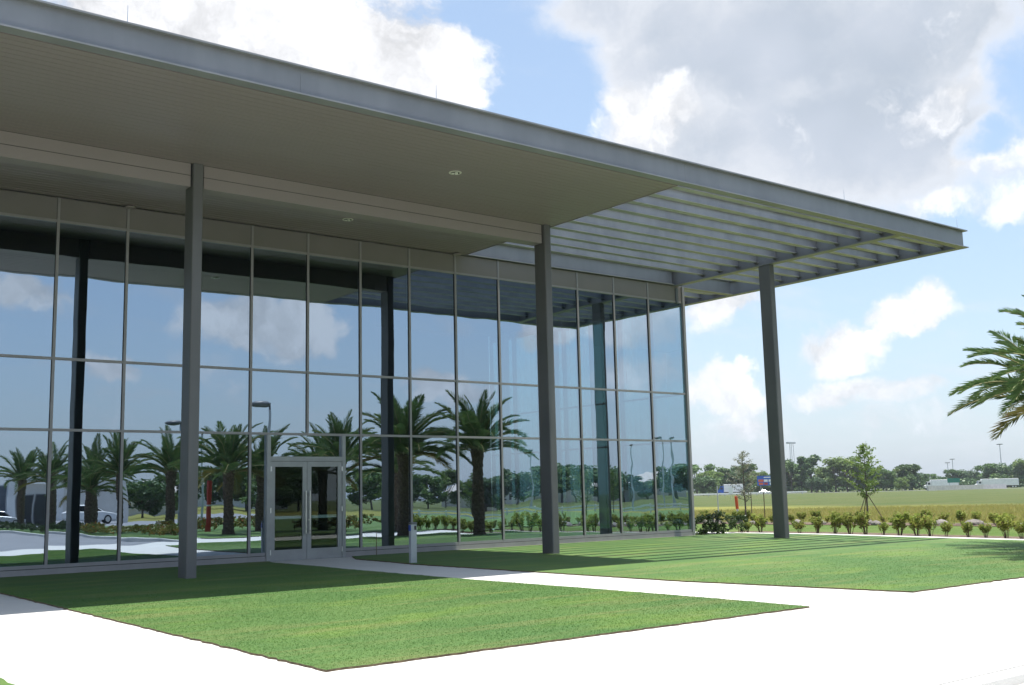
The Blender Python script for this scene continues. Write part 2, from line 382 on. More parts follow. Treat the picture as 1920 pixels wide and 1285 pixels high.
def grass_color(n, p, tan=1.0):
    big = n.noise(p, 0.35, 4, 0.6)
    streak = n.noise(n.mapping(p, (0.22, 1.6, 1), rot=(0, 0, 0.12)), 1.2, 4, 0.6)
    fine = n.noise(p, 26, 3, 0.65)
    c = n.mix(n.smooth(big, 0.35, 0.65), (0.086, 0.176, 0.050), (0.118, 0.208, 0.060))
    yel = n.noise(n.mapping(p, (0.45, 1.1, 1), rot=(0, 0, -0.2), loc=(5, 3, 0)), 0.8, 4, 0.6)
    c = n.mix(n.math('MULTIPLY', n.smooth(yel, 0.5, 0.7), 0.55), c, (0.17, 0.265, 0.052))
    c = n.mix(n.math('MULTIPLY', n.smooth(streak, 0.47, 0.72), 0.45*tan), c, (0.26, 0.25, 0.10))
    c = n.mix(n.math('MULTIPLY', n.smooth(fine, 0.55, 0.75), 0.3*tan), c, (0.28, 0.26, 0.11))
    return c
def grass_mat(name, blade):
    mt, n, b = base_mat(name)
    p = n.new('ShaderNodeNewGeometry').outputs['Position']
    c = grass_color(n, p)
    b.inputs['Roughness'].default_value = 0.7; b.inputs['Specular IOR Level'].default_value = 0.2
    if blade:
        oi = n.noise(p, 90, 1, 0.5)
        hsv = n.new('ShaderNodeHueSaturation'); n.put(hsv.inputs['Color'], c); n.put(hsv.inputs['Value'], n.math('ADD', 0.95, n.math('MULTIPLY', oi, 0.45)))
        n.l.new(hsv.outputs[0], b.inputs['Base Color'])
        tr = n.new('ShaderNodeBsdfTranslucent'); n.l.new(hsv.outputs[0], tr.inputs[0])
        mx = n.new('ShaderNodeMixShader'); mx.inputs[0].default_value = 0.4
        n.l.new(b.outputs[0], mx.inputs[1]); n.l.new(tr.outputs[0], mx.inputs[2]); n.l.new(mx.outputs[0], n.n['Material Output'].inputs[0])
    else:
        mott = n.noise(p, 60, 4, 0.7)
        hsv = n.new('ShaderNodeHueSaturation'); n.put(hsv.inputs['Color'], c); n.put(hsv.inputs['Value'], n.math('ADD', 0.55, n.math('MULTIPLY', mott, 0.66)))
        n.l.new(hsv.outputs[0], b.inputs['Base Color'])
        bn = n.new('ShaderNodeBump'); bn.inputs['Distance'].default_value = 0.012
        n.put(bn.inputs['Height'], n.noise(p, 45, 4, 0.7)); n.l.new(bn.outputs[0], b.inputs['Normal'])
    return mt
M['lawn'] = grass_mat('lawn_turf', False); M['blade'] = grass_mat('grass_blade', True)

def ground_mat():
    # mown strip by the shrubs, then a dry yellowish field, then greener pasture far off
    mt, n, b = base_mat('ground_field')
    p = n.new('ShaderNodeNewGeometry').outputs['Position']
    sp = n.new('ShaderNodeSeparateXYZ'); n.put(sp.inputs[0], p)
    w = n.math('MULTIPLY', n.math('SUBTRACT', n.noise(p, 0.06, 4, 0.6), 0.5), 22.0)
    x = n.math('ADD', sp.outputs[0], w)
    f = n.noise(p, 0.5, 6, 0.7); f2 = n.noise(n.mapping(p, (0.15, 0.6, 1)), 0.35, 5, 0.65)
    mown = n.mix(n.smooth(f, 0.35, 0.65), (0.09, 0.155, 0.035), (0.14, 0.19, 0.055))
    dry = n.mix(n.smooth(f, 0.35, 0.65), (0.19, 0.20, 0.05), (0.27, 0.25, 0.075))
    dry = n.mix(n.smooth(f2, 0.5, 0.7), dry, (0.13, 0.16, 0.045))
    green = n.mix(n.smooth(f2, 0.35, 0.65), (0.075, 0.11, 0.035), (0.12, 0.13, 0.05))
    c = n.mix(n.smooth(sp.outputs[0], 33.0, 36.0), mown, dry)
    c = n.mix(n.smooth(x, 66.0, 76.0), c, green)
    n.put(b.inputs['Base Color'], c); b.inputs['Roughness'].default_value = 0.9; b.inputs['Specular IOR Level'].default_value = 0.1
    bn = n.new('ShaderNodeBump'); bn.inputs['Distance'].default_value = 0.12
    n.put(bn.inputs['Height'], n.noise(p, 6, 5, 0.7)); n.l.new(bn.outputs[0], b.inputs['Normal'])
    return mt
M['ground'] = ground_mat()

# ------------------------------------------------------------------ ground levels
def gz(y):
    if y > -3: return 0.0
    if y > -15.2: return -0.12*(-3-y)/12.2
    return -0.12
def at(u, v, dz=0.0):             # pixel -> point on the sloping ground
    d = ray(u, v); z = 0.0
    for _ in range(12):
        t = (z+dz-CAM.z)/d.z; q = CAM + d*t; z = gz(q.y)
    return q
def on_plane_y(u, v, y): d = ray(u, v); t = (y-CAM.y)/d.y; return CAM + d*t
def on_plane_z(u, v, z): d = ray(u, v); t = (z-CAM.z)/d.z; return CAM + d*t

mb = MB()
ROADX, KERBY = 11.0, -19.42
ys = [-2500, -95, KERBY, -15.2, -3, 2500]
for a, b_ in zip(ys[:-1], ys[1:]):
    rng = [(-2500, 2500)] if not (a == -95) else [(-2500, -70), (ROADX, 2500)]
    for x0, x1 in rng:
        mb.quad((x0, a, gz(a)-0.07), (x1, a, gz(a)-0.07), (x1, b_, gz(b_)-0.07), (x0, b_, gz(b_)-0.07))
tag(mb.build('ground', M['ground']), 'wide flat ground of mown grass and dry yellow field', 'ground', kind='structure')

def slab(name, pts, top, bot, mat, jitter=0.0, step=0.3, seed=1, side_mat=None):
    """flat-topped slab with its outline pts (xy, ccw) following the ground"""
    rr = random.Random(seed); out = []
    n = len(pts)
    for i in range(n):
        a = Vector(pts[i]); b2 = Vector(pts[(i+1) % n]); L = (b2-a).length; k = max(1, int(L/step))
        nrm = Vector((-(b2-a).y, (b2-a).x)).normalized()
        for q in range(k):
            p = a + (b2-a)*(q/k)
            if q and jitter: p = p + nrm*rr.gauss(0, jitter)
            out.append(p)
    bm = bmesh.new(); vs = [bm.verts.new((p.x, p.y, 0)) for p in out]; bm.faces.new(vs)
    for yy in (-15.2, -3):
        bmesh.ops.bisect_plane(bm, geom=bm.verts[:]+bm.edges[:]+bm.faces[:], plane_co=(0, yy, 0), plane_no=(0, 1, 0))
    xs = [p.x for p in out]
    bmesh.ops.triangulate(bm, faces=bm.faces[:])
    for v in bm.verts: v.co.z = gz(v.co.y)+top
    bmesh.ops.recalc_face_normals(bm, faces=bm.faces)
    if sum(f.normal.z for f in bm.faces) < 0: bmesh.ops.reverse_faces(bm, faces=bm.faces)
    be = [e for e in bm.edges if e.is_boundary]
    ex = bmesh.ops.extrude_edge_only(bm, edges=be)
    nv = [v for v in ex['geom'] if isinstance(v, bmesh.types.BMVert)]
    for v in nv: v.co.z = gz(v.co.y)+bot
    nf = [f for f in ex['geom'] if isinstance(f, bmesh.types.BMFace)]
    bmesh.ops.recalc_face_normals(bm, faces=bm.faces)
    if side_mat:
        for f in bm.faces:
            if abs(f.normal.z) < 0.5: f.material_index = 1
    me = bpy.data.meshes.new(name); bm.to_mesh(me); bm.free()
    me.materials.append(mat)
    if side_mat: me.materials.append(side_mat)
    o = put(name, me); o['kind'] = 'structure'
    return o, [(p.x, p.y) for p in out]
def px(*uvs): return [at(u, v).xy for u, v in uvs]

# walkways: one concrete apron under the lawns' edges
walk = slab('walkway', [(-60, KERBY), (22.0, KERBY), (22.0, -0.02), (-15, -0.02), (-15, -15.3), (-60, -15.3)], -0.014, -0.2, M['concrete'], step=5)[0]
tag(walk, 'bright white concrete walkway crossing between the lawns and along the kerb', 'walkway')
# lawns
pL = px((612, 1258), (1518, 1138), (1280, 1118), (1085, 1102.6), (867, 1086), (640, 1066.8), (512, 1055.5))
left_lawn_pts = [tuple(p) for p in pL] + [(5.0, -0.10), (-1.88, -0.10), tuple(at(0, 1112).xy)]
pR = px((1712, 1110), (1280, 1090), (994.6, 1072), (768, 1057.5), (668, 1048.5))
e = at(1920, 1080)
s_ = (e.y-pR[0].y)/(e.x-pR[0].x)
right_lawn_pts = [tuple(q) for q in reversed(pR)][:-1] + [tuple(pR[0]), (21.95, pR[0].y + s_*(21.95-pR[0].x)*0.3), (21.95, -0.06), (7.3, -0.06)]
lawnL, ringL = slab('lawn', left_lawn_pts, 0.008, -0.06, M['lawn'], 0.012, 0.10, 1, M['soil'])
tag(lawnL, 'green lawn between the entrance path and the side path by the facade', 'lawn')
lawnR, ringR = slab('lawn', right_lawn_pts, 0.008, -0.06, M['lawn'], 0.012, 0.10, 2, M['soil'])
tag(lawnR, 'green lawn striped by trellis shadows under the open canopy corner', 'lawn')
cl = at(0, 1271); cl2 = at(27, 1285)
lawnS, ringS = slab('lawn', [(-14.9, -15.1), (cl2.x-0.02, -15.1), (cl.x, -0.10), (-14.9, -0.10)], 0.012, -0.06, M['lawn'], 0.01, 0.2, 3, M['soil'])
tag(lawnS, 'narrow lawn beyond the side path, only its corner showing', 'lawn')
lawnI, ringI = slab('lawn', [(ROADX+0.18, -64), (60, -64), (60, -19.9), (ROADX+0.18, -19.9)], 0.0, -0.2, M['lawn'], 0.0, 1.0, 4, M['soil'])
tag(lawnI, 'planted verge with palms beside the road, mirrored in the glass', 'lawn')
# edging path by the shrubs
ep = slab('edging_path', [(22.05, -22), (22.95, -22), (22.95, 40), (22.05, 40)], -0.02, -0.2, M['concrete'], step=3)[0]
tag(ep, 'thin white concrete path between the lawn and the young shrubs', 'path')
mulch = slab('mulch_bed', [(22.97, -24), (24.6, -24), (24.6, 1.8), (22.97, 1.8)], -0.045, -0.2, M['mulch'], 0.04, 0.5, 5)[0]
tag(mulch, 'brown mulch bed under the first row of shrubs', 'mulch')
mulch2 = slab('mulch_bed', [(31.0, -22), (33.6, -22), (33.6, 22), (31.0, 22)], -0.05, -0.2, M['mulch'], 0.06, 0.5, 6)[0]
tag(mulch2, 'brown mulch bed with pale boulders before the dry field', 'mulch')
pk = slab('parking_lot', [(ROADX+0.18, -94), (45, -94), (45, -64.02), (ROADX+0.18, -64.02)], -0.03, -0.2, M['asphalt'], step=5)[0]
tag(pk, 'grey parking lot before the showroom, mirrored in the glass', 'parking lot')
# road with kerbs
road = slab('road', [(-70, -95), (ROADX, -95), (ROADX, KERBY-0.0), (-70, KERBY-0.0)], -0.14, -0.4, M['asphalt'], step=10)[0]
tag(road, 'grey asphalt road in front of the building, mirrored in the glass', 'road')
mb = MB(); mb.box(-60, ROADX, KERBY-0.16, KERBY-0.005, -0.3, -0.137)
mb.box(-60, ROADX, KERBY-0.75, KERBY-0.165, -0.4, -0.225)
kb = mb.build('kerb', M['concrete'], bevel=0.02); tag(kb, 'concrete kerb along the front walkway', 'kerb', kind='structure')
mb = MB(); mb.box(ROADX+0.005, ROADX+0.17, -94, KERBY-0.17, -0.3, -0.11)
kb = mb.build('kerb', M['concrete'], bevel=0.02); tag(kb, 'concrete kerb along the palm verge', 'kerb', kind='structure')

# grass blades over the lawns
def in_poly(P_, ring):
    x, y = P_[:, 0], P_[:, 1]; inside = np.zeros(len(P_), bool); n = len(ring); j = n-1
    for i in range(n):
        xi, yi = ring[i]; xj, yj = ring[j]
        if yi != yj:
            c = ((yi > y) != (yj > y)) & (x < (xj-xi)*(y-yi)/(yj-yi)+xi); inside ^= c
        j = i
    return inside
gzv = lambda y: np.where(y > -3, 0.0, np.where(y > -15.2, -0.12*(-3-y)/12.2, -0.12))
def grass(name, ring, dens, seed, label, hgt=0.017, keep=None):
    rg = np.random.default_rng(seed); ra = np.array(ring); lo, hi = ra.min(0), ra.max(0)
    n = int((hi-lo).prod()*dens); P_ = rg.random((n, 2))*(hi-lo)+lo
    if keep is not None: P_ = P_[keep(P_)]
    P_ = P_[in_poly(P_, ring)]; n = len(P_)
    z = gzv(P_[:, 1])+0.006
    az = rg.random(n)*2*np.pi; lean = rg.random(n)*0.9+0.55; h = hgt*(0.5+rg.random(n)*0.8); w = 0.0035+rg.random(n)*0.004
    a2 = rg.random(n)*2*np.pi
    sx, sy = np.cos(a2)*w, np.sin(a2)*w
    V = np.empty((n, 3, 3), np.float32)
    V[:, 0] = np.stack([P_[:, 0]-sx, P_[:, 1]-sy, z], 1); V[:, 1] = np.stack([P_[:, 0]+sx, P_[:, 1]+sy, z], 1)
    V[:, 2] = np.stack([P_[:, 0]+np.cos(az)*np.sin(lean)*h, P_[:, 1]+np.sin(az)*np.sin(lean)*h, z+np.cos(lean)*h], 1)
    me = bpy.data.meshes.new(name); me.vertices.add(3*n); me.vertices.foreach_set('co', V.ravel())
    me.loops.add(3*n); me.loops.foreach_set('vertex_index', np.arange(3*n, dtype=np.int32))
    me.polygons.add(n); me.polygons.foreach_set('loop_start', np.arange(0, 3*n, 3, dtype=np.int32))
    me.update(calc_edges=True); me.materials.append(M['blade'])
    tag(put(name, me), label, 'grass', kind='stuff')
rg_keep = np.random.default_rng(5)
grass('grass', ringL, 3600, 11, 'short mown grass blades of the lawn beside the entrance path', keep=lambda q: rg_keep.random(len(q)) < np.clip((-3.0-q[:, 1])/7.0, 0, 1))
grass('grass', ringR, 1300, 12, 'short mown grass blades of the lawn under the trellis', hgt=0.019, keep=lambda q: rg_keep.random(len(q)) < np.clip((-8.2-q[:, 1])/5.0, 0, 1))

# rough dry grass standing in the field
def field_grass(n, seed):
    rg = np.random.default_rng(seed); dist = 40+rg.random(n)**0.6*38; an = np.arctan2(_f.y, _f.x) + np.radians(-6 + -22*rg.random(n))
    X = CAM.x+np.cos(an)*dist; Y = CAM.y+np.sin(an)*dist; k = (X > 34.3); X, Y = X[k], Y[k]; n = len(X)
    z = gzv(Y)-0.08; h = 0.08+rg.random(n)**2*0.26; az = rg.random(n)*6.283; a2 = rg.random(n)*6.283; w = 0.012+rg.random(n)*0.02
    V = np.empty((n, 3, 3), np.float32)
    V[:, 0] = np.stack([X-np.cos(a2)*w, Y-np.sin(a2)*w, z], 1); V[:, 1] = np.stack([X+np.cos(a2)*w, Y+np.sin(a2)*w, z], 1)
    V[:, 2] = np.stack([X+np.cos(az)*h*0.6, Y+np.sin(az)*h*0.6, z+h], 1)
    me = bpy.data.meshes.new('field_grass'); me.vertices.add(3*n); me.vertices.foreach_set('co', V.ravel())
    me.loops.add(3*n); me.loops.foreach_set('vertex_index', np.arange(3*n, dtype=np.int32))
    me.polygons.add(n); me.polygons.foreach_set('loop_start', np.arange(0, 3*n, 3, dtype=np.int32))
    me.update(calc_edges=True); me.materials.append(leafmat('dry_grass', (0.22, 0.23, 0.06), (0.32, 0.29, 0.09), (0.3, 0.2, 0.09), 0.45))
    tag(put('field_grass', me), 'rough dry yellow grass standing in the field beyond the boulders', 'grass', kind='stuff')
field_grass(90000, 9)

# ------------------------------------------------------------------ the building
MOD = 1.524
XC = 19.94                       # glass corner
Z0, Z1, Z2, ZB, ZS = 7.671, 4.608, 3.057, 0.205, 8.205
KL = -6
bld = thing('glass_building', 'glass fronted building with steel columns and a deep flat canopy', 'building')
MW = 0.060
xs_m = [k*MOD for k in range(KL, 13)]
def mull(x, z0, z1):
    MB().box(x-MW/2, x+MW/2, 0.012, 0.14, z0, z1).build('mullion', M['frame'], bld)
    MB().box(x-MW/2-0.009, x-MW/2-0.001, 0.03, 0.05, z0, z1).build('gasket_shade', M['gasket_shade'], bld)  # black strip on the left only, standing for the shadow at the gasket
D0, D1 = 5.03, 7.10
for k in range(KL, 13):
    x = k*MOD
    mull(x, ZB-0.075 if k != 4 else Z2+0.036, ZS+0.0)
# transoms, split at mullions
def bays():
    ks = list(range(KL, 14))
    for k in ks[:-1]:
        a = k*MOD + MW/2 + 0.0005; b = ((k+1)*MOD if k+1 < 13 else XC-0.03) - MW/2 - 0.0005
        yield k, a, b
TW = 0.058
def hbar(a, b, z, name='transom', h=TW):
    MB().box(a, b, 0.018, 0.13, z-h/2, z+h/2).build(name, M['frame'], bld)
GY0, GY1 = 0.050, 0.066
prng = random.Random(3)
def pane(x0, x1, z0, z1, mat=None, yy=GY0):
    # local mesh about its centre so that a slight set of each pane can differ
    w, h = (x1-x0)/2, (z1-z0)/2
    o = MB().box(-w, w, 0, 0.012, -h, h).build('pane', mat or M['glass'], bld, loc=((x0+x1)/2, yy, (z0+z1)/2))
    o.rotation_euler = (prng.gauss(0, R(0.05)), 0, prng.gauss(0, R(0.05)))
for k, a, b in bays():
    for z in (Z0, Z1): hbar(a, b, z)
    pane(a-0.012, b+0.012, Z1+TW/2-0.01, Z0-TW/2+0.01)
    pane(a-0.012, b+0.012, Z2+TW/2-0.01, Z1-TW/2+0.01)
    MB().box(a+0.004, b-0.004, 0.03, 0.09, Z0+TW/2+0.003, ZS-0.003).build('spandrel_panel', M['spandrel'], bld, bevel=0.004)
    if k == 3:
        hbar(a, 4*MOD-0.0, Z2); a2 = a
        b2 = D0-0.04
        pane(a2-0.012, b2+0.012, ZB-0.01, Z2-TW/2+0.01); hbar(a2, b2, ZB-0.036, 'sill', 0.072)
        MB().box(a-MW, b2, -0.012, 0.12, 0.0-0.05, ZB-0.085).build('base_panel', M['frame'], bld)
    elif k == 4:
        hbar(4*MOD+0.0005, b, Z2); a2 = D1+0.04; b2 = b
        pane(a2-0.012, b2+0.012, ZB-0.01, Z2-TW/2+0.01); hbar(a2, b2, ZB-0.036, 'sill', 0.072)
        MB().box(a2, b2, -0.012, 0.12, 0.0-0.05, ZB-0.085).build('base_panel', M['frame'], bld)
    else:
        hbar(a, b, Z2)
        pane(a-0.012, b+0.012, ZB-0.01, Z2-TW/2+0.01); hbar(a, b, ZB-0.036, 'sill', 0.072)
        MB().box(a-MW-0.0005 if k != 5 else a-MW-0.0, b, -0.012, 0.12, 0.0-0.05, ZB-0.085).build('base_panel', M['frame'], bld)
MB().box(KL*MOD, D0-0.05, 0.02, 0.1, ZB-0.087, ZB-0.07).build('base_gasket', M['gasket_shade'], bld)
MB().box(D1+0.05, XC-0.05, 0.02, 0.1, ZB-0.087, ZB-0.07).build('base_gasket', M['gasket_shade'], bld)
# corner post
MB().box(XC-0.075, XC+0.02, -0.03, 0.06, -0.05, ZS).build('corner_mullion', M['frame'], bld)
# side curtain wall (x = XC), seen through the front glass
SY = [j*MOD for j in range(1, 8)]
for y in SY: MB().box(XC-0.16, XC+0.02, y-MW/2, y+MW/2, ZB-0.075, ZS).build('side_mullion', M['frame'], bld)
prev = 0.06
for y in SY:
    a, b = prev+0.001, y-MW/2-0.001; prev = y+MW/2
    for z in (Z0, Z1, Z2): MB().box(XC-0.14, XC+0.012, a, b, z-TW/2, z+TW/2).build('side_transom', M['frame'], bld)
    for z0, z1 in ((ZB, Z2-TW/2), (Z2+TW/2, Z1-TW/2), (Z1+TW/2, Z0-TW/2)):
        MB().box(XC-0.062, XC-0.05, a-0.01, b+0.01, z0-0.01, z1+0.01).build('side_pane', M['glass'], bld)
    MB().box(XC-0.09, XC-0.03, a, b, Z0+TW/2+0.003, ZS).build('spandrel_panel', M['spandrel'], bld)
    MB().box(XC-0.12, XC+0.006, a, b, -0.05, ZB-0.003).build('base_panel', M['frame'], bld)
YE = SY[-1]+0.04
# interior: shade put into near-black surfaces, with a partition added at left, a lobby open to the side glass on the right
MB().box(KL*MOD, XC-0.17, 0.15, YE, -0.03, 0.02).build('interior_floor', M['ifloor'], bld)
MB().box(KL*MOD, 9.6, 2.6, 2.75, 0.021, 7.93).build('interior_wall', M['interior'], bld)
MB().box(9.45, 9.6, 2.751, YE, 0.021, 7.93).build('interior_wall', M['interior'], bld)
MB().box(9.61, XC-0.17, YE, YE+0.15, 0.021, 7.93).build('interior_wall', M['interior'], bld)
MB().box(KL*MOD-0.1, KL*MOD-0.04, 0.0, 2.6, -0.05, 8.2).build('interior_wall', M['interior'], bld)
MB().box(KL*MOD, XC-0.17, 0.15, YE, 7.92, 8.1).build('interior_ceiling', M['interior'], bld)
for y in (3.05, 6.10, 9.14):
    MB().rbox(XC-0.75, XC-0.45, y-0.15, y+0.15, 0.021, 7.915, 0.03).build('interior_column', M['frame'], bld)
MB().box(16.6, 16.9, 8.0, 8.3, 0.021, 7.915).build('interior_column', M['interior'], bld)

# entrance: frame, transom light, two leaves
mbf = MB(); mbf.box(D0-0.04, D0+0.055, -0.035, 0.13, -0.045, Z2-TW/2-0.001); mbf.box(D1-0.055, D1+0.04, -0.035, 0.13, -0.045, Z2-TW/2-0.001)
mbf.box(D0+0.0555, D1-0.0555, -0.035, 0.13, 2.39, 2.50)
df = mbf.build('door_frame', M['doorframe'], bld)
pane(D0+0.045, D1-0.045, 2.49, Z2-TW/2+0.01)
MB().box(D0+0.0555, D1-0.0555, -0.03, 0.12, -0.034, -0.012).build('threshold', M['chrome'], bld)
DM = (D0+D1)/2
for s, (a, b) in ((-1, (D0+0.062, DM-0.004)), (1, (DM+0.004, D1-0.062))):
    z0, z1 = -0.008, 2.382; st = 0.115
    mbd = MB(); mbd.box(a, a+st, -0.02, 0.03, z0, z1); mbd.box(b-st, b, -0.02, 0.03, z0, z1)
    mbd.box(a+st+0.0005, b-st-0.0005, -0.018, 0.028, z0, z0+0.26); mbd.box(a+st+0.0005, b-st-0.0005, -0.018, 0.028, z1-0.13, z1)
    dr = mbd.build('door', M['doorframe'], bld)
    MB().box(a+st-0.01, b-st+0.01, 0.002, 0.012, z0+0.25, z1-0.12).build('door_pane', M['doorglass'], dr)
    MB().box(a+st+0.002, b-st-0.002, 0.035, 0.075, 0.985, 1.06).build('push_bar', M['pushbar'], dr, bevel=0.006)
    hx = (b-0.05) if s < 0 else (a+0.05)
    mh = MB(); mh.tube([(hx, -0.085, 0.62), (hx, -0.085, 1.66)], 0.016, 10)
    for hz in (0.72, 1.56): mh.tube([(hx, -0.083, hz), (hx, -0.015, hz)], 0.011, 8)
    mh.build('handle', M['chrome'], dr, smooth=False)
    ox = a+0.004 if s < 0 else b-0.004
    for hz in (0.2, 1.2, 2.2): MB().tube([(ox, -0.03, hz-0.06), (ox, -0.03, hz+0.06)], 0.014, 8).build('hinge', M['chrome'], dr)
    if s > 0: MB().tube([(a+0.05, -0.028, 0.95), (a+0.05, -0.015, 0.95)], 0.022, 10).build('lock', M['chrome'], dr)
# columns
CX = (1.50, 10.64, 19.50); CW_, CD_ = 0.215, 0.44; CYF = -3.98
for i, x in enumerate(CX):
    MB().rbox(x, x+CW_, CYF, CYF+CD_, -0.25, ZS-0.003 if i < 2 else 8.196, 0.035, 4).build('column', M['column'], bld)
MB().rbox(CX[0]-9.14, CX[0]-9.14+CW_, CYF, CYF+CD_, -0.25, ZS-0.003, 0.035, 4).build('column', M['column'], bld)
# soffit boards
XS = 10.95; XL = -13.0
sof = MB().box(XL, XS-0.01, -8.28, -0.04, 8.232, 8.26).build('soffit', M['dark'], bld)
def boards(y0, y1):
    n = round((y1-y0)/0.178); w = (y1-y0)/n
    me = MB().box(XL, XS, 0.0075, w-0.0075, ZS, ZS+0.026)
    mesh = None
    for k in range(n):
        if mesh is None:
            o = me.build('soffit_board', M['soffit'], sof, loc=(0, y0+k*w, 0)); mesh = o.data
        else: put('soffit_board', mesh, None, sof, (0, y0+k*w, prng.gauss(0, 0.0006)))
boards(-8.27, -3.905); boards(-3.555, -0.045)
# end trim of the soffit
MB().box(XS+0.001, XS+0.02, -8.28, -0.04, ZS-0.012, ZS+0.3).build('soffit_trim', M['soffit'], bld)
# dropped beam along the columns: two cladding bands with a reveal
cxs = [CX[0]-9.14, CX[0], CX[1]]
spans = [(XL, cxs[0]-0.03), (cxs[0]+CW_+0.03, cxs[1]-0.03), (cxs[1]+CW_+0.03, cxs[2]-0.03)]
for a, b in spans:
    MB().box(a+0.004, b-0.004, -3.885, -3.57, 7.735, 8.20).build('dropped_beam', M['dark'], bld)
    MB().box(a, b, -3.90, -3.886, 7.965, 8.203).build('beam_cladding', M['band'], bld)
    MB().box(a, b, -3.90, -3.886, 7.722, 7.951).build('beam_cladding', M['band'], bld)
    MB().box(a, b, -3.8855, -3.556, 7.722, 7.7345).build('beam_cladding', M['band'], bld)
    MB().box(a, b, -3.569, -3.556, 7.735, 8.203).build('beam_cladding', M['band'], bld)
# downlights
for x, y in ((6.26, -6.34), (6.26, -1.74), (-2.88, -6.34), (-2.88, -1.74)):
    dl = MB().tube([(x, y, ZS-0.012), (x, y, ZS+0.02)], 0.135, 20).build('downlight', M['trim'], bld)
    MB().tube([(x, y, ZS-0.016), (x, y, ZS-0.0125)], 0.095, 16).build('lens', M['dark'], dl)
    for q in range(3):
        an = 2*math.pi*q/3+0.4
        MB().tube([(x+0.05*math.cos(an), y+0.05*math.sin(an), ZS-0.03), (x+0.05*math.cos(an), y+0.05*math.sin(an), ZS-0.0165)], 0.036, 10).build('bulb', M['lamp'], dl)
for x in (1.5, 10.62):
    MB().tube([(x, -0.16, ZS-0.06), (x, -0.16, ZS-0.04), (x, -0.16, ZS-0.001)], [0.11, 0.12, 0.06], 14).build('detector', M['band'], bld)
MB().box(19.58, 19.68, -0.02, 0.029, 7.62, 8.12).build('junction_box', M['lamp_head'], bld)
# fascia: steel I-beams
FY, FX = -8.43, 22.66; FT = 8.72
cuts = [XL, CX[0]-9.14+0.1, CX[0]+0.1, CX[1]+0.4, FX+0.12]
for a, b in zip(cuts[:-1], cuts[1:]):
    last = b == cuts[-1]
    mbx = MB(); a1 = a+0.004
    mbx.box(a1, b, FY-0.12, FY+0.12, 8.20, 8.228); mbx.box(a1, b, FY-0.12, FY+0.12, FT-0.03, FT)
    mbx.box(a1, b-(0.1 if last else 0), FY-0.015, FY+0.015, 8.2282, FT-0.0302)
    mbx.build('fascia_beam', M['steel'], bld)
mbx = MB(); y0 = FY+0.1205
mbx.box(FX-0.12, FX+0.12, y0, YE, 8.20, 8.228); mbx.box(FX-0.12, FX+0.12, y0, YE, FT-0.03, FT); mbx.box(FX-0.015, FX+0.015, y0-0.1, YE, 8.2282, FT-0.0302)
mbx.build('fascia_beam', M['steel'], bld)
BX = 19.607
MB().ibeam('y', FY+0.1207, 0.19, BX, 8.20, FT-0.004, 0.26, 0.03, 0.03).build('cross_beam', M['steel'], bld)
MB().ibeam('x', XS+0.022, BX-0.131, 0.06, 8.225, FT-0.004, 0.24, 0.028, 0.03).build('header_beam', M['steel'], bld)
MB().ibeam('x', BX+0.135, FX-0.13, 0.18, 8.205, FT-0.006, 0.24, 0.028, 0.03).build('header_beam', M['steel'], bld)
PZ0, PZ1 = 8.345, 8.60
yk = [-7.81+0.731*k for k in range(0, 28)]
for y in yk:
    if y > YE-0.3: break
    if y < -0.6:
        MB().ibeam('x', XS+0.022, BX-0.0155, y, PZ0, PZ1, 0.185, 0.014, 0.012).build('purlin', M['purlin'], bld)
        MB().box(BX-0.13, BX-0.016, y+0.0065, y+0.016, PZ0-0.055, PZ1).build('clip', M['steel'], bld)
        MB().ibeam('x', BX+0.0155, FX-0.0155, y, PZ0, PZ1, 0.185, 0.014, 0.012).build('purlin', M['purlin'], bld)
        MB().box(FX-0.115, FX-0.016, y+0.0065, y+0.016, PZ0-0.055, PZ1).build('clip', M['steel'], bld)
    elif y > 0.4:
        MB().ibeam('x', XC+0.04, FX-0.0155, y, PZ0, PZ1, 0.185, 0.014, 0.012).build('purlin', M['purlin'], bld)
# roof decks
MB().box(XL, XS, FY+0.13, YE+1, 8.262, 8.70).build('roof_deck', M['roof'], bld)
MB().box(XS+0.002, XC-0.02, 0.195, YE+1, 8.21, 8.69).build('roof_deck', M['roof'], bld)
# lightning rods on the fascia
for u, v in ((239, 40), (818, 181), (1583, 374), (1795, 428)):
    q = on_plane_y(u, v, FY)
    MB().tube([(q.x, FY, FT-0.002), (q.x, FY, FT+0.03), (q.x, FY, FT+0.32)], [0.03, 0.008, 0.004], 6).build('lightning_rod', M['chrome'], bld)

# ------------------------------------------------------------------ small things by the entrance
q = at(774.5, 1056)
t = thing('entry_post', 'slim grey metal door opener post with blue panel beside the entrance path', 'post', (q.x, q.y, gz(q.y)-0.015), R(0))
MB().box(-0.075, 0.075, -0.05, 0.05, 0, 0.86).build('post', M['post'], t, bevel=0.006)
MB().box(-0.08, 0.08, -0.055, 0.055, 0.8605, 0.91).build('cap', M['lamp_head'], t, bevel=0.008)
MB().box(-0.0822, -0.0755, -0.046, 0.046, 0.72, 0.85).build('push_plate', M['blue'], t)
MB().box(0.01, 0.055, -0.0572, -0.0505, 0.74, 0.83).build('card_reader', M['black'], t)
q = at(706, 1042)
t = MB().tube([(0, 0, -0.05), (0, 0, 0.35), (0.005, 0, 0.62)], [0.012, 0.009, 0.007], 6).build('garden_stake', M['wood'], loc=(q.x, q.y, gz(q.y)))
tag(t, 'thin brown garden stake standing in the grass against the facade', 'stake')
for u in (1331, 1336):
    q = at(u, 1003)
    o = MB().tube([(0, 0, -0.05), (0, 0, 0.72)], 0.014, 6).build('fence_stake', M['black'], loc=(q.x+0.6, q.y+0.35, -0.03))
    tag(o, 'thin black stake beside the dark round bushes at the building corner', 'stake', 'black stakes')

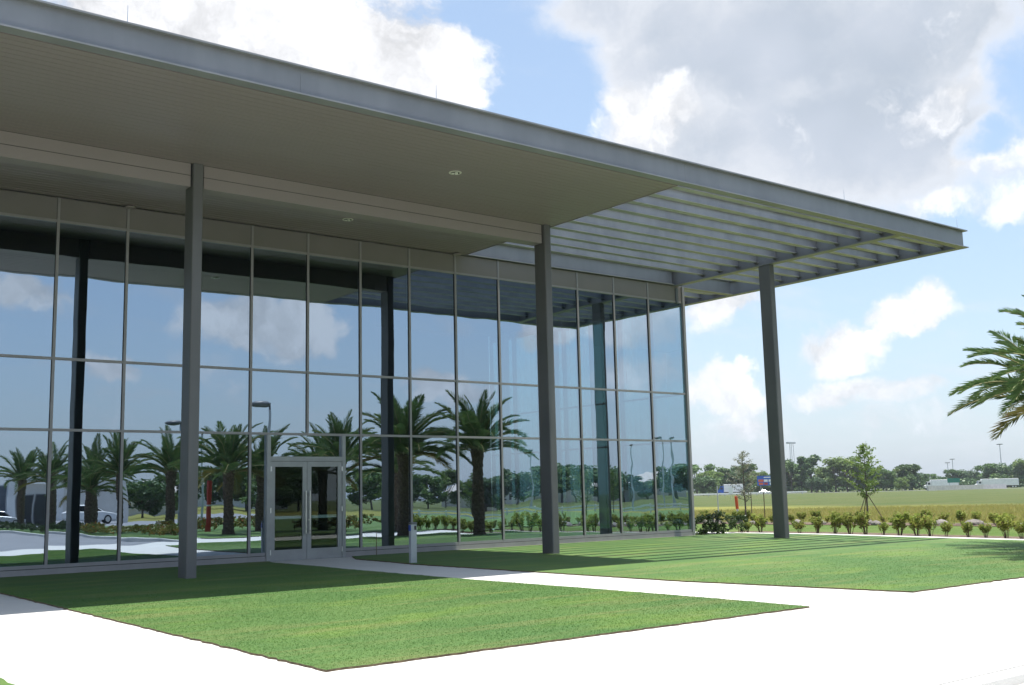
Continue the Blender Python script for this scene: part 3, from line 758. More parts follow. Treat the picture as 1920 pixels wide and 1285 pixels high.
# ------------------------------------------------------------------ vegetation builders
def frond_mesh(name, seed, L=2.4, e0=60, droop=70, nl=82, ll=0.5, side=0.0):
    rr = random.Random(seed); mb = MB(); pts = []; p = Vector((0, 0, 0)); n = 14
    for k in range(n+1):
        t = k/n; pts.append(p.copy())
        th = R(e0 - droop*t**1.25); p = p + Vector((math.cos(th), side*t*0.5, math.sin(th)))*(L/n)
    def P_(t):
        f = min(t, 0.9999)*n; i = int(f); return pts[i].lerp(pts[i+1], f-i), (pts[i+1]-pts[i]).normalized()
    for k in range(nl):
        t = 0.13 + 0.87*(k+rr.random()*0.5)/nl
        q, tg = P_(t)
        sd = Vector((0, 1, 0)); upv = sd.cross(tg) * -1
        ln = ll*(math.sin(math.pi*min(1, 0.12+t*0.86))**0.55)*(0.85+0.3*rr.random())
        for s in (-1, 1):
            fw = 0.55+0.55*t + rr.gauss(0, 0.08)
            d = (sd*s*math.cos(fw) + tg*math.sin(fw) + Vector((0, 0, 1))*(0.22+rr.gauss(0, 0.12)) ).normalized()
            w = tg*0.0135 + Vector((0, 0, 0.008))
            tip = q + d*ln + Vector((0, 0, -0.10*ln)); mid = q + d*ln*0.45
            mb.tri(tuple(q), tuple(mid+w*1.4), tuple(tip)); mb.tri(tuple(q), tuple(tip), tuple(mid-w*1.4))
    i0 = len(mb.f)
    mb.tube(pts, [0.026*(1-0.85*k/n)+0.003 for k in range(n+1)], 4)
    me = mb.mesh(name)
    for f in me.polygons[i0:]: f.material_index = 1
    return me
FRONDS = []
for j, (e0, dr) in enumerate(((82, 30), (71, 45), (59, 55), (46, 62), (33, 66), (19, 60), (4, 52))):
    for s in range(2):
        me = frond_mesh('frond', j*7+s, 2.35+0.12*s-(0.15 if j == 0 else 0), e0+s*5, dr+s*8, side=(-0.3, 0.35)[s])
        me.materials.append(M['frond_old'] if j >= 6 else M['frond']); me.materials.append(M['rachis']); FRONDS.append(me)
def palm_trunk(h, seed):
    rr = random.Random(seed); mb = MB(); nr, ns = int(h/0.075), 14; i = 0
    for k in range(nr+1):
        t = k/nr; z = h*t
        r = 0.20 + 0.07*math.exp(-t*9) + 0.06*max(0, t-0.8)/0.2
        for q in range(ns):
            a = 2*math.pi*(q+0.5*(k % 2))/ns; bulge = 0.022*((q+(k//2)) % 2) + rr.random()*0.012 + (0.02 if k % 2 else 0)
            mb.v.append(((r+bulge)*math.cos(a), (r+bulge)*math.sin(a), z - (0.02 if k % 2 else 0)))
    for k in range(nr):
        for q in range(ns): mb.f.append((k*ns+q, k*ns+(q+1) % ns, (k+1)*ns+(q+1) % ns, (k+1)*ns+q))
    mb.f.append(tuple(nr*ns+q for q in range(ns)))
    return mb.mesh('trunk')
TRUNK = palm_trunk(3.0, 1); TRUNK.materials.append(M['palmbark'])
BOOT = None
def palm(loc, seed, label, h=3.0, sc_=1.0, n=46, group='date palms', low=0.9):
    rr = random.Random(seed)
    t = thing('date_palm', label, 'palm', loc, rr.random()*6.28, group, sc_)
    put('trunk', TRUNK, None, t, (0, 0, -0.05), None, (1, 1, h/3.0+0.017))
    for k in range(n):
        u = k/(n-1); j = min(6, int((u**0.85)*7*low)); me = FRONDS[j*2+rr.randrange(2)]
        a = k*2.39996+rr.gauss(0, 0.15)
        put('frond', me, None, t, (0.1*math.cos(a)*(0.3+u), 0.1*math.sin(a)*(0.3+u), h+0.12-0.25*u), (rr.gauss(0, 0.12), rr.gauss(0, 0.07), a), 0.9+0.22*rr.random())
    return t
PG = -0.12
palm((20.1, -12.0, gz(-12)), 1, 'date palm on the lawn whose fronds and shadow reach in beyond the canopy', 3.5, 1.0, 36, low=0.80)
palm((17.75, -14.0, gz(-14)), 2, 'tall full date palm at the lawn corner, mirrored between the middle columns', 3.15, 1.08, 42)
for i, (x, y, h, s, lb) in enumerate([
    (21.3, -20.6, 3.0, 1.0, None), (18.6, -21.0, 3.1, 1.0, None), (20.8, -27.0, 3.0, 1.0, None), (17.4, -27.2, 3.0, 1.0, None), (14.3, -24.2, 3.1, 1.05, None),
    (15.0, -33.0, 3.0, 1.0, None), (13.6, -37.4, 3.1, 1.0, None), (14.6, -45.5, 3.2, 1.0, None), (12.9, -40.5, 2.7, 0.9, None), (13.7, -51.0, 3.2, 1.0, None), (13.5, -58.0, 3.4, 1.05, None)]):
    palm((x, y, PG), 10+i, 'date palm planted in the verge beside the road, mirrored in the glass', h*(0.93+0.05*((i*7) % 4)), s, 28+(i*5) % 9, 'date palms in the roadside verge', 0.8+0.03*(i % 5))

def leaf_cloud(mb, rr, c, rad, n, size, flat=1.0):
    for _ in range(n):
        while True:
            p = Vector((rr.uniform(-1, 1), rr.uniform(-1, 1), rr.uniform(-1, 1)))
            if p.length <= 1: break
        p = p*(0.55+0.45*rr.random()) if p.length > 0.4 else p
        q = Vector(c) + Vector((p.x*rad[0], p.y*rad[1], p.z*rad[2]))
        a = Vector((rr.gauss(0, 1), rr.gauss(0, 1), rr.gauss(0, 0.6))).normalized()*size*(0.6+0.8*rr.random())
        b = a.cross(Vector((rr.gauss(0, 1), rr.gauss(0, 1), rr.gauss(0, 1)))).normalized()*a.length*0.55
        mb.quad(tuple(q-a), tuple(q-b*0.9), tuple(q+a), tuple(q+b))
def shrub_meshes(seed, h=0.62):
    rr = random.Random(seed); st = MB(); lv = MB()
    for k in range(12):
        a = rr.random()*6.28; sp = rr.uniform(0.08, 0.30); top = Vector((sp*math.cos(a), sp*math.sin(a), h*rr.uniform(0.6, 1.0)))
        midp = top*0.5 + Vector((rr.gauss(0, 0.03), rr.gauss(0, 0.03), 0.02))
        st.tube([(0.03*math.cos(a), 0.03*math.sin(a), -0.08), tuple(midp), tuple(top)], [0.009, 0.007, 0.003], 4)
        for q in range(5):
            c = midp.lerp(top, q/4.0)
            leaf_cloud(lv, rr, c, (0.10, 0.10, 0.08), 11 if q > 1 else 7, 0.046)
    return st.mesh('stem'), lv.mesh('foliage')
SHR = [shrub_meshes(s) for s in range(5)]
for a, b in SHR: a.materials.append(M['wood']); b.materials.append(M['shrub'])
def shrub(loc, rr, label, group, s=1.0):
    a, b = SHR[rr.randrange(5)]
    t = thing('young_shrub', label, 'shrub', loc, rr.random()*6.28, group, s*(0.68+0.62*rr.random()))
    put('stem', a, None, t); put('foliage', b, None, t); return t
rr = random.Random(21)
near = [(1497, 1), (1530, 1), (1562, 1), (1592, 1), (1622, 1), (1653, 1), (1684, 1), (1716, 1), (1742, 1), (1771, 1), (1812, 1), (1845, 1), (1884, 1), (1912, 1), (1400, 1), (1424, 1)]
def at_x(u, x):                   # where a pixel column meets the plane of given x
    d = ray(u, 960); t_ = (x-CAM.x)/d.x; return CAM.y + d.y*t_
for u, _ in near:
    x = 23.5+rr.gauss(0, 0.08); y = at_x(u, x)
    shrub((x, y, gz(y)-0.045), rr, 'young yellow green shrub in the mulch row beside the white path', 'shrubs in the row beside the white path', 0.9)
y = -10.6
while y > -23:
    shrub((23.5+rr.gauss(0, 0.1), y, gz(y)-0.045), rr, 'young yellow green shrub in the mulch row beside the white path', 'shrubs in the row beside the white path', 1.1); y -= 0.62+rr.random()*0.25
y = -21.0
while y < 19:
    if not (-0.2 < 0): pass
    x = 32.6+rr.gauss(0, 0.25)
    shrub((x, y, gz(y)-0.05), rr, 'young shrub among the boulders at the edge of the dry field', 'shrubs among the boulders', 0.72); y += 0.5+rr.random()*0.3
# dark round bushes at the corner
def bush_mesh(seed, r=0.42, h=0.75):
    rr_ = random.Random(seed); lv = MB()
    for k in range(26):
        a = rr_.random()*6.28; z = h*rr_.uniform(0.12, 0.95); rad = r*math.sqrt(max(0.05, 1-((z/h-0.45)/0.6)**2))*rr_.uniform(0.5, 0.95)
        leaf_cloud(lv, rr_, (rad*math.cos(a), rad*math.sin(a), z), (0.14, 0.14, 0.13), 44, 0.042)
    return lv.mesh('foliage')
for (u, v, s, sd) in ((1318, 1000, 0.9, 1), (1343, 1001, 1.05, 2), (1384, 998, 0.85, 3)):
    q = at(u, v); me = bush_mesh(sd); me.materials.append(M['bush'])
    t = thing('round_bush', 'dark green round bush growing by the glass corner', 'bush', (q.x+0.15, q.y+0.1, -0.06), 0, 'dark bushes by the glass corner', s)
    put('foliage', me, None, t)
    MB().tube([(0, 0, -0.05), (0.02, 0, 0.25)], 0.02, 5).build('stem', M['wood'], t)
# boulders
def boulder(seed):
    rr_ = random.Random(seed); bm = bmesh.new(); bmesh.ops.create_icosphere(bm, subdivisions=2, radius=1)
    dirs = [Vector((rr_.gauss(0, 1), rr_.gauss(0, 1), rr_.gauss(0, 1))).normalized() for _ in range(7)]
    for v in bm.verts:
        d = max(0, max(v.co.dot(q) for q in dirs)); v.co *= 0.72+0.28*(1-d)+rr_.random()*0.06
        v.co.z *= 0.6
    me = bpy.data.meshes.new('boulder'); bm.to_mesh(me); bm.free(); me.materials.append(M['stone']); return me
BLD = [boulder(s) for s in range(4)]
y = -20.0
while y < 12:
    r_ = 0.2+rr.random()*0.16
    o = put('boulder', BLD[rr.randrange(4)], None, None, (31.6+rr.gauss(0, 0.2), y, gz(y)-0.05+0.02), (0, 0, rr.random()*6), (r_*1.3, r_, r_))
    tag(o, 'pale boulder in the mulch bed before the dry field', 'boulder', 'boulders in the mulch bed'); y += 0.55+rr.random()*0.75

# saplings
def sapling(loc, seed, h, label, leafm, rad, nleaf, stakes=True, rz=0, size=0.05):
    rr_ = random.Random(seed); t = thing('young_tree', label, 'tree', loc, rz)
    tr = MB(); lv = MB(); path = [(rr_.gauss(0, 0.015), rr_.gauss(0, 0.015), h*k/6) for k in range(7)]; path[0] = (0, 0, -0.1)
    tr.tube(path, [0.045*(1-0.85*k/6) for k in range(7)], 6)
    nb = 34
    for k in range(nb):
        u = 0.30+0.68*k/nb; a = k*2.4+rr_.gauss(0, 0.3); z = h*u
        prof = math.sin(math.pi*min(1, (u-0.22)/0.86))**0.7*(1.4-1.0*u)
        L = rad*prof*rr_.uniform(0.6, 1.1); c = Vector((math.cos(a), math.sin(a), 0))
        tip = Vector((0, 0, z)) + c*L + Vector((0, 0, L*0.55))
        tr.tube([(0, 0, z), tuple(Vector((0, 0, z)).lerp(tip, 0.5)+Vector((0, 0, -0.03))), tuple(tip)], [0.012, 0.008, 0.003], 4)
        for q in range(5):
            p = Vector((0, 0, z)).lerp(tip, 0.3+0.75*q/5.0)
            leaf_cloud(lv, rr_, p, (0.16, 0.16, 0.10), int(nleaf/nb/5)+1, size)
    tr.build('trunk', M['bark'], t); lv.build('crown', leafm, t)
    if stakes:
        for k in range(3):
            a = 2*math.pi*k/3+0.5
            MB().tube([(0.75*math.cos(a), 0.75*math.sin(a), -0.1), (0.04*math.cos(a), 0.04*math.sin(a), h*0.36)], 0.018, 5).build('stake', M['wood'], t)
    return t
sapling((32.5, at_x(1627, 32.5), -0.05), 4, 3.25, 'young green tree braced by three stakes behind the shrubs', M['sapling'], 1.1, 1500, True, 0.4)
sapling((32.3, at_x(1397, 32.3), -0.05), 5, 3.2, 'pale grey leaved young tree with upright stakes next to the orange marker', M['sapling_grey'], 1.05, 1700, False, size=0.034)
for k, (dx, dy) in enumerate(((0.35, 0.2), (0.7, -0.25))):
    o = MB().tube([(0, 0, -0.05), (0, 0, 1.35)], 0.02, 6).build('tree_stake', M['wood'], loc=(32.3+dx, at_x(1397, 32.3)-0.45*k-0.1, -0.05))
    tag(o, 'upright wooden stake beside the pale grey young tree', 'stake', 'stakes of the grey tree')
for i, (x, y, h) in enumerate(((28.5, -33.0, 3.4), (33.5, -31.0, 3.3), (42.0, -30.0, 3.2), (52.0, -38.0, 3.5))):
    sapling((x, y, PG-0.04), 40+i, h, 'small leafy tree on the grass beyond the verge, mirrored in the glass', M['tree2'], 0.9, 1100, False, i)['group'] = 'small trees mirrored in the glass'
# roadside planting under the palms (mirrored)
def clump_mesh(seed, r, h, n, size):
    rr_ = random.Random(seed); lv = MB()
    for k in range(n):
        a = rr_.random()*6.28; d = r*math.sqrt(rr_.random()); leaf_cloud(lv, rr_, (d*math.cos(a), d*math.sin(a), h*rr_.uniform(0.25, 0.9)), (0.14, 0.14, 0.12), 26, size)
    return lv.mesh('foliage')
HG = [clump_mesh(60+s, 0.5, 0.55, 16, 0.05) for s in range(3)]; FL = [clump_mesh(70+s, 0.5, 0.6, 16, 0.05) for s in range(3)]
for me in HG: me.materials.append(M['hedge'])
for me in FL: me.materials.append(M['flower'])
for i in range(34):
    y = -23.5 - i*1.05; x = 11.9+rr.gauss(0, 0.25)
    if y > -38: me, nm, lb, gp = FL[rr.randrange(3)], 'flowering_shrub', 'yellow green shrub with orange flowers along the verge kerb', 'flowering shrubs along the verge'
    else: me, nm, lb, gp = HG[rr.randrange(3)], 'hedge_shrub', 'dark clipped hedge shrub along the verge kerb', 'dark hedge along the verge'
    o = put(nm, me, None, None, (x, y, PG), (0, 0, rr.random()*6), 0.9+0.3*rr.random()); tag(o, lb, 'shrub', gp)
for i in range(26):
    o = put('flowering_shrub', FL[rr.randrange(3)], None, None, (13.2+i*0.42+rr.gauss(0, 0.2), -29.5-rr.random()*3+ (4 if i > 14 else 0), PG), (0, 0, rr.random()*6), 0.9+0.4*rr.random())
    tag(o, 'flowering shrub planted in a bed between the verge palms', 'shrub', 'flowering shrubs between the palms')

# far trees
def far_tree_mesh(seed, h, w, kind):
    rr_ = random.Random(seed); tr = MB(); lv = MB()
    th = h*(0.4 if kind == 'pine' else 0.22)
    tr.tube([(0, 0, -0.5), (rr_.gauss(0, .2), 0, th), (rr_.gauss(0, .4), rr_.gauss(0, .3), h*0.8)], [0.32, 0.24, 0.08], 6)
    nlob = 22 if kind != 'pine' else 13
    for k in range(nlob):
        a = rr_.random()*6.28; d = w*0.5*math.sqrt(rr_.random()); z = h*(rr_.uniform(0.2, 0.87) if kind != 'pine' else rr_.uniform(0.42, 0.9))
        d *= (1.15-1.1*abs(z/h-0.48))
        c = Vector((d*math.cos(a), d*math.sin(a), z)); r = w*rr_.uniform(0.15, 0.27)
        tr.tube([(0, 0, min(z*0.7, th)), tuple(c)], [0.12, 0.04], 4)
        leaf_cloud(lv, rr_, c, (r*1.1, r*1.1, r*0.8), 210, 0.5)
    return tr.mesh('trunk'), lv.mesh('crown')
FT_ = []
for s, (h, w, kd, mt) in enumerate(((14, 11, 'oak', 'tree1'), (15, 10, 'oak', 'tree2'), (13, 12, 'oak', 'tree3'), (16, 9, 'pine', 'tree1'), (15, 8, 'pine', 'tree3'), (12, 10, 'oak', 'tree2'))):
    a, b = far_tree_mesh(100+s, h, w, kd); a.materials.append(M['bark']); b.materials.append(M[mt]); FT_.append((a, b, h))
def far_tree(x, y, idx, height, rr_, label, group, z=-0.1):
    a, b, h = FT_[idx]; s = height/h
    t = thing('broadleaf_tree', label, 'tree', (x, y, z), rr_.random()*6.28, group); t.scale = (s*rr_.uniform(1.0, 1.45), s*rr_.uniform(1.0, 1.45), s)
    put('trunk', a, None, t); put('crown', b, None, t); return t
rt = random.Random(5)
def hz(u): d0 = ray(u, 0); return 952.6 - 0.02366*u
line = [(1306, 868, 420, 0), (1328, 884, 400, 5), (1352, 876, 430, 3), (1376, 880, 430, 2), (1400, 868, 440, 0), (1424, 882, 420, 1), (1446, 886, 430, 0), (1468, 880, 440, 5),
        (1484, 862, 430, 3), (1502, 868, 440, 0), (1520, 856, 430, 4), (1545, 888, 420, 5), (1566, 858, 420, 1), (1588, 856, 430, 1), (1610, 868, 440, 0), (1640, 872, 440, 2), (1660, 880, 430, 0),
        (1684, 878, 440, 1), (1704, 870, 440, 0), (1722, 884, 450, 2), (1742, 888, 520, 0), (1764, 892, 560, 2), (1786, 880, 540, 0), (1812, 880, 540, 2), (1834, 890, 560, 0), (1856, 870, 520, 0), (1872, 880, 540, 1),
        (1888, 868, 520, 2), (1906, 874, 500, 0), (1925, 862, 500, 1), (1318, 890, 380, 2), (1690, 896, 400, 5), (1530, 893, 400, 2)]
for u, v, dist, idx in line:
    x, y = at_depth(u, dist); hh = (hz(u)-v)/F_*dist*1.02 + 1.5
    where = next(w for lim, w in ((1330, 'behind the near end of the white guardrail'), (1385, 'behind the white box truck'), (1452, 'beside the blue services sign'), (1498, 'below the lattice radio tower'), (1555, 'in the clump past the guardrail'), (1600, 'beside the braced young tree crown'), (1665, 'behind the braced young tree'), (1730, 'between the braced young tree and the barrier'), (1772, 'behind the lorry at the green sign'), (1822, 'below the two close light masts'), (1866, 'behind the concrete barrier'), (9999, 'below the tall single light mast')) if u < lim)
    far_tree(x, y, idx, hh, rt, ['spreading dark green tree far off ' + where, 'light green rounded tree far off ' + where, 'dense bluish green tree far off ' + where,
             'tall open crowned tree far off ' + where, 'tall dark slender tree far off ' + where, 'low light green tree far off ' + where][idx], 'trees along the highway')
# undergrowth mass behind the trunks
ug = MB(); ru = random.Random(77)
for k in range(150):
    u = 1296 + 640*k/150.0; x, y = at_depth(u, 450+ru.gauss(0, 12) + (70 if u > 1735 else 0))
    leaf_cloud(ug, ru, (x, y, ru.uniform(1.0, 3.6)), (4.5, 4.5, 2.6), 55, 0.75)
tag(ug.build('undergrowth', M['tree3']), 'dense low thicket filling the far tree belt', 'undergrowth', kind='stuff')
# woods and houses mirrored in the right-hand panes
def mirr(u, dist):                # a pixel column's mirrored ray after the glass, at that horizontal distance
    x, y = at_depth(u, dist); return x, -y
for i, (u, dist, hgt, idx) in enumerate(((905, 150, 7, 2), (930, 170, 8, 0), (975, 150, 7, 2), (1005, 165, 7, 4), (1035, 140, 8, 0), (1062, 160, 9, 4), (1085, 150, 8, 3), (1118, 140, 8, 2), (1150, 180, 7, 0), (1188, 160, 6.5, 4),
                                      (1215, 175, 6, 2), (1265, 150, 8, 0), (1300, 150, 8, 2), (840, 140, 7, 1), (800, 130, 6, 0), (770, 140, 7, 2), (700, 120, 7, 0), (560, 120, 8, 2), (510, 110, 7, 0), (460, 120, 7, 1), (420, 115, 8, 2), (330, 120, 7, 0), (270, 110, 6, 2), (160, 125, 8, 0))):
    x, y = mirr(u, dist*1.45)
    far_tree(x, y, idx, hgt, rt, 'tree among the houses across the grass, mirrored in the glass', 'trees mirrored among the houses', PG-0.08)

# ------------------------------------------------------------------ houses and the showroom across the road (mirrored)
M['roof_tile'] = pmat('roof_tile', (0.42, 0.39, 0.36), (0.52, 0.47, 0.43), 0.8, 3.0)
M['barrier'] = pmat('barrier_concrete', (0.4, 0.39, 0.37), (0.5, 0.49, 0.46), 0.85, 1.0)
M['stucco'] = pmat('stucco', (0.55, 0.5, 0.42), (0.62, 0.57, 0.49), 0.8, 1.0)
M['stucco2'] = pmat('stucco_pale', (0.62, 0.6, 0.56), (0.68, 0.66, 0.62), 0.8, 1.0)
M['blue_wall'] = pmat('blue_grey_panel', (0.10, 0.12, 0.15), (0.13, 0.15, 0.185), 0.5, 1.0, stretch=(0.2, 0.2, 6))
def house(x, y, w, d, h, rz, mw, label):
    t = thing('house', label, 'house', (x, y, PG-0.1), rz, 'houses mirrored in the glass')
    MB().box(-w/2, w/2, -d/2, d/2, 0, h).build('wall', M[mw], t)
    mb = MB(); o = 0.5; a = [(-w/2-o, -d/2-o, h), (w/2+o, -d/2-o, h), (w/2+o, d/2+o, h), (-w/2-o, d/2+o, h)]; rh = d*0.28
    r0, r1 = (-w/2+d/2, 0, h+rh), (w/2-d/2, 0, h+rh)
    mb.quad(a[0], a[1], r1, r0); mb.quad(a[2], a[3], r0, r1); mb.tri(a[1], a[2], r1); mb.tri(a[3], a[0], r0); mb.quad(a[3], a[2], a[1], a[0])
    mb.build('roof', M['roof_tile'], t)
    for fx in (-0.33, 0.0, 0.33):
        wn = MB().box(fx*w-0.7, fx*w+0.7, d/2-0.02, d/2+0.06, 1.0, 2.2).build('window', M['white'], t)
        MB().box(fx*w-0.6, fx*w+0.6, d/2+0.061, d/2+0.075, 1.1, 2.1).build('pane', M['carglass'], wn)
    MB().box(0.16*w-0.5, 0.16*w+0.5, d/2-0.02, d/2+0.05, 0, 2.1).build('door', M['wood'], t)
for i, (u, dist, w, mw) in enumerate(((890, 260, 16, 'stucco'), (945, 270, 14, 'stucco2'), (1080, 250, 18, 'stucco'), (1125, 260, 20, 'stucco2'), (1175, 270, 16, 'stucco2'), (1225, 265, 13, 'stucco'), (450, 230, 18, 'stucco2'), (320, 240, 20, 'stucco'))):
    x, y = mirr(u, dist); house(x, y, w, 10, 3.2 + 1.2*(i % 2), -0.6+0.2*i, mw, ['low beige house with a hip roof across the grass, mirrored in the glass', 'low white house with a hip roof across the grass, mirrored in the glass'][mw == 'stucco2'])
t = thing('showroom', 'dark blue grey showroom with a white entrance portal across the road, mirrored in the glass', 'building', (6.0, -92.0, PG-0.1), R(0))
MB().box(-10, 14.4, -10, 0, 0, 4.1).build('wall', M['blue_wall'], t)
MB().box(14.42, 26, -10, 0.6, 0, 4.3).build('wall', M['stucco2'], t)
p_ = MB(); p_.box(14.0, 14.9, 0.61, 1.4, 0, 4.4); p_.box(18.4, 19.3, 0.61, 1.4, 0, 4.4); p_.box(14.0, 19.3, 0.61, 1.4, 4.401, 5.0); p_.build('portal', M['white'], t)
for x in (15.2, 16.9):
    wn = MB().box(x, x+1.5, 0.605, 0.72, 0.1, 3.1).build('window', M['lamp_head'], t); MB().box(x+0.08, x+1.42, 0.721, 0.74, 0.2, 3.0).build('pane', M['carglass'], wn)
for k in range(5):
    wn = MB().box(-9+k*4.6, -6+k*4.6, 0.005, 0.1, 0.3, 2.6).build('window', M['lamp_head'], t); MB().box(-8.9+k*4.6, -6.1+k*4.6, 0.101, 0.12, 0.4, 2.5).build('pane', M['carglass'], wn)

# ------------------------------------------------------------------ street lamps, posts, signs
def lamp(x, y, z, rz, label, h=6.0, group='street lamps in the verge'):
    t = thing('street_lamp', label, 'street lamp', (x, y, z), rz, group)
    MB().tube([(0, 0, -0.1), (0, 0, 0.25), (0, 0, 0.26), (0, 0, h-0.2)], [0.13, 0.13, 0.085, 0.06], 10).build('pole', M['lamp_grey'], t, smooth=False)
    MB().tube([(0, 0, h-0.25), (0, 0, h+0.06)], 0.05, 8).build('bracket', M['lamp_head'], t)
    mb = MB(); mb.tube([(0.0, 0, h), (0.1, 0, h), (0.35, 0, h+0.01), (0.65, 0, h+0.01), (0.82, 0, h), (0.9, 0, h)], [0.10, 0.19, 0.25, 0.24, 0.16, 0.03], 12)
    for i, (a, b, c) in enumerate(mb.v): mb.v[i] = (a, b, h+(c-h)*0.62)
    mb.build('lamp_head', M['lamp_head'], t, smooth=True)
for (x, y) in ((15.6, -22.6), (15.9, -34.0), (16.2, -46.0), (20.6, -43.5), (18.5, -70.0)):
    lamp(x, y, PG, R(200), 'grey street lamp with an oval head among the verge palms, mirrored in the glass')
for u, dist in ((1000, 130), (1190, 120), (1245, 110), (1262, 112), (745, 110)):
    x, y = mirr(u, dist); lamp(x, y, PG-0.08, R(120+u % 90), 'slender lamp post near the far houses, mirrored in the glass', 7.0, 'far lamp posts mirrored in the glass')
t = thing('red_banner_post', 'red banner post beside the palm trunks, mirrored in the glass', 'post', (15.5, -29.6, PG))
MB().rbox(-0.11, 0.11, -0.11, 0.11, -0.05, 2.6, 0.05).build('post', M['red'], t); MB().box(-0.113, 0.113, -0.113, 0.113, 1.2, 1.26).build('band', M['white'], t)
q = (34.8, 10.9)
t = thing('marker_post', 'leaning white marker post with an orange red top in the field', 'post', (at_depth(1381, 53)[0], at_depth(1381, 53)[1], -0.07)); t.rotation_euler = (0.0, R(-5), 0)
MB().tube([(0, 0, -0.05), (0, 0, 0.62)], 0.05, 8).build('post', M['white'], t); MB().tube([(0, 0, 0.621), (0, 0, 1.2), (0, 0, 1.24)], [0.075, 0.075, 0.05], 8).build('sleeve', M['orange'], t)
x, y = at_depth(1344, 60)
t = thing('field_sign', 'small blank white sign on a thin pole in the field', 'sign', (x, y, -0.07), R(-50))
MB().tube([(0, 0, -0.05), (0, 0, 1.75)], 0.03, 6).build('pole', M['lamp_grey'], t)
x, y = at_depth(1369, 180)
t = thing('road_sign', 'white rectangular sign by the guardrail', 'sign', (x, y, -0.07), R(-50))
MB().box(-0.35, 0.35, -0.02, 0.02, 0.9, 2.0).build('panel', M['white'], t); MB().tube([(0, 0.04, -0.05), (0, 0.04, 1.9)], 0.03, 6).build('pole', M['lamp_grey'], t)
# highway: strip of road, guardrail, barrier
M['sign_blue'] = pmat('sign_blue', (0.01, 0.09, 0.42), (0.012, 0.1, 0.46), 0.5)
M['sign_green'] = pmat('sign_green', (0.0, 0.17, 0.11), (0.0, 0.19, 0.12), 0.5)
p0 = Vector(at_depth(1200, 395)); p1 = Vector(at_depth(2050, 420)); dv = (p1-p0).normalized(); nv_ = Vector((-dv.y, dv.x))
mb = MB(); a = p0-dv*300; b = p1+dv*300
mb.quad((*(a-nv_*9), -0.062), (*(b-nv_*9), -0.062), (*(b+nv_*9), -0.062), (*(a+nv_*9), -0.062))
tag(mb.build('highway', M['asphalt']), 'distant highway before the tree belt', 'highway', kind='structure')
def rail(u0, u1, d0, d1, label, h, kind):
    a = Vector(at_depth(u0, d0)); b = Vector(at_depth(u1, d1)); L = (b-a).length; rz = math.atan2((b-a).y, (b-a).x)
    t = thing(kind, label, 'guardrail' if kind == 'guardrail' else 'barrier', (a.x, a.y, -0.07), rz)
    if kind == 'guardrail':
        MB().box(0, L, -0.04, 0.04, h*0.55, h).build('rail', M['white'], t)
        me = None
        for k in range(int(L/6)+1):
            if me is None: me = MB().box(-0.1, 0.1, 0.05, 0.2, -0.1, h*0.95).build('post', M['lamp_grey'], t).data
            else: put('post', me, None, t, (6*k, 0, 0))
    else:
        n = int(L/8); me = None
        for k in range(n):
            if me is None: me = MB().prism_y([(0.02, 0), (7.98, 0), (7.98, h), (0.02, h)], -0.25, 0.25).build('segment', M['barrier'], t).data
            else: put('segment', me, None, t, (8*k, 0, 0))
rail(1296, 1512, 300, 330, 'long white guardrail along the far road left of the tree clump', 0.85, 'guardrail')
rail(1738, 1886, 360, 420, 'pale concrete barrier along the far road', 1.5, 'road_barrier')
def sign(u, dist, w, h, z, matn, label, cells=None, text=None):
    x, y = at_depth(u, dist); an = math.atan2(y-CAM.y, x-CAM.x)
    t = thing('highway_sign', label, 'sign', (x, y, -0.07), an-math.pi/2)
    p = MB().box(-w/2, w/2, -0.05, 0.05, z, z+h).build('panel', M[matn], t)
    for s in (-0.35, 0.35): MB().tube([(s*w, 0.15, -0.2), (s*w, 0.15, z+h)], 0.1, 6).build('post', M['lamp_grey'], t)
    if cells:
        for (a, b, c, d, mm) in cells: MB().box(-w/2+a*w, -w/2+b*w, -0.07, -0.051, z+c*h, z+d*h).build('logo_panel', M[mm], p)
sign(1441, 375, 7.6, 3.3, 2.9, 'sign_blue', 'blue highway services sign with small logo panels', [(0.06, 0.28, 0.38, 0.62, 'orange'), (0.3, 0.46, 0.38, 0.62, 'white'), (0.5, 0.72, 0.38, 0.62, 'white'), (0.76, 0.94, 0.38, 0.62, 'red'), (0.08, 0.26, 0.08, 0.3, 'orange'), (0.3, 0.46, 0.08, 0.3, 'red'), (0.54, 0.72, 0.08, 0.3, 'white'), (0.76, 0.94, 0.08, 0.3, 'white'), (0.3, 0.7, 0.78, 0.88, 'white')])
sign(1788, 400, 4.0, 1.5, 2.4, 'sign_green', 'green highway direction sign on two posts')
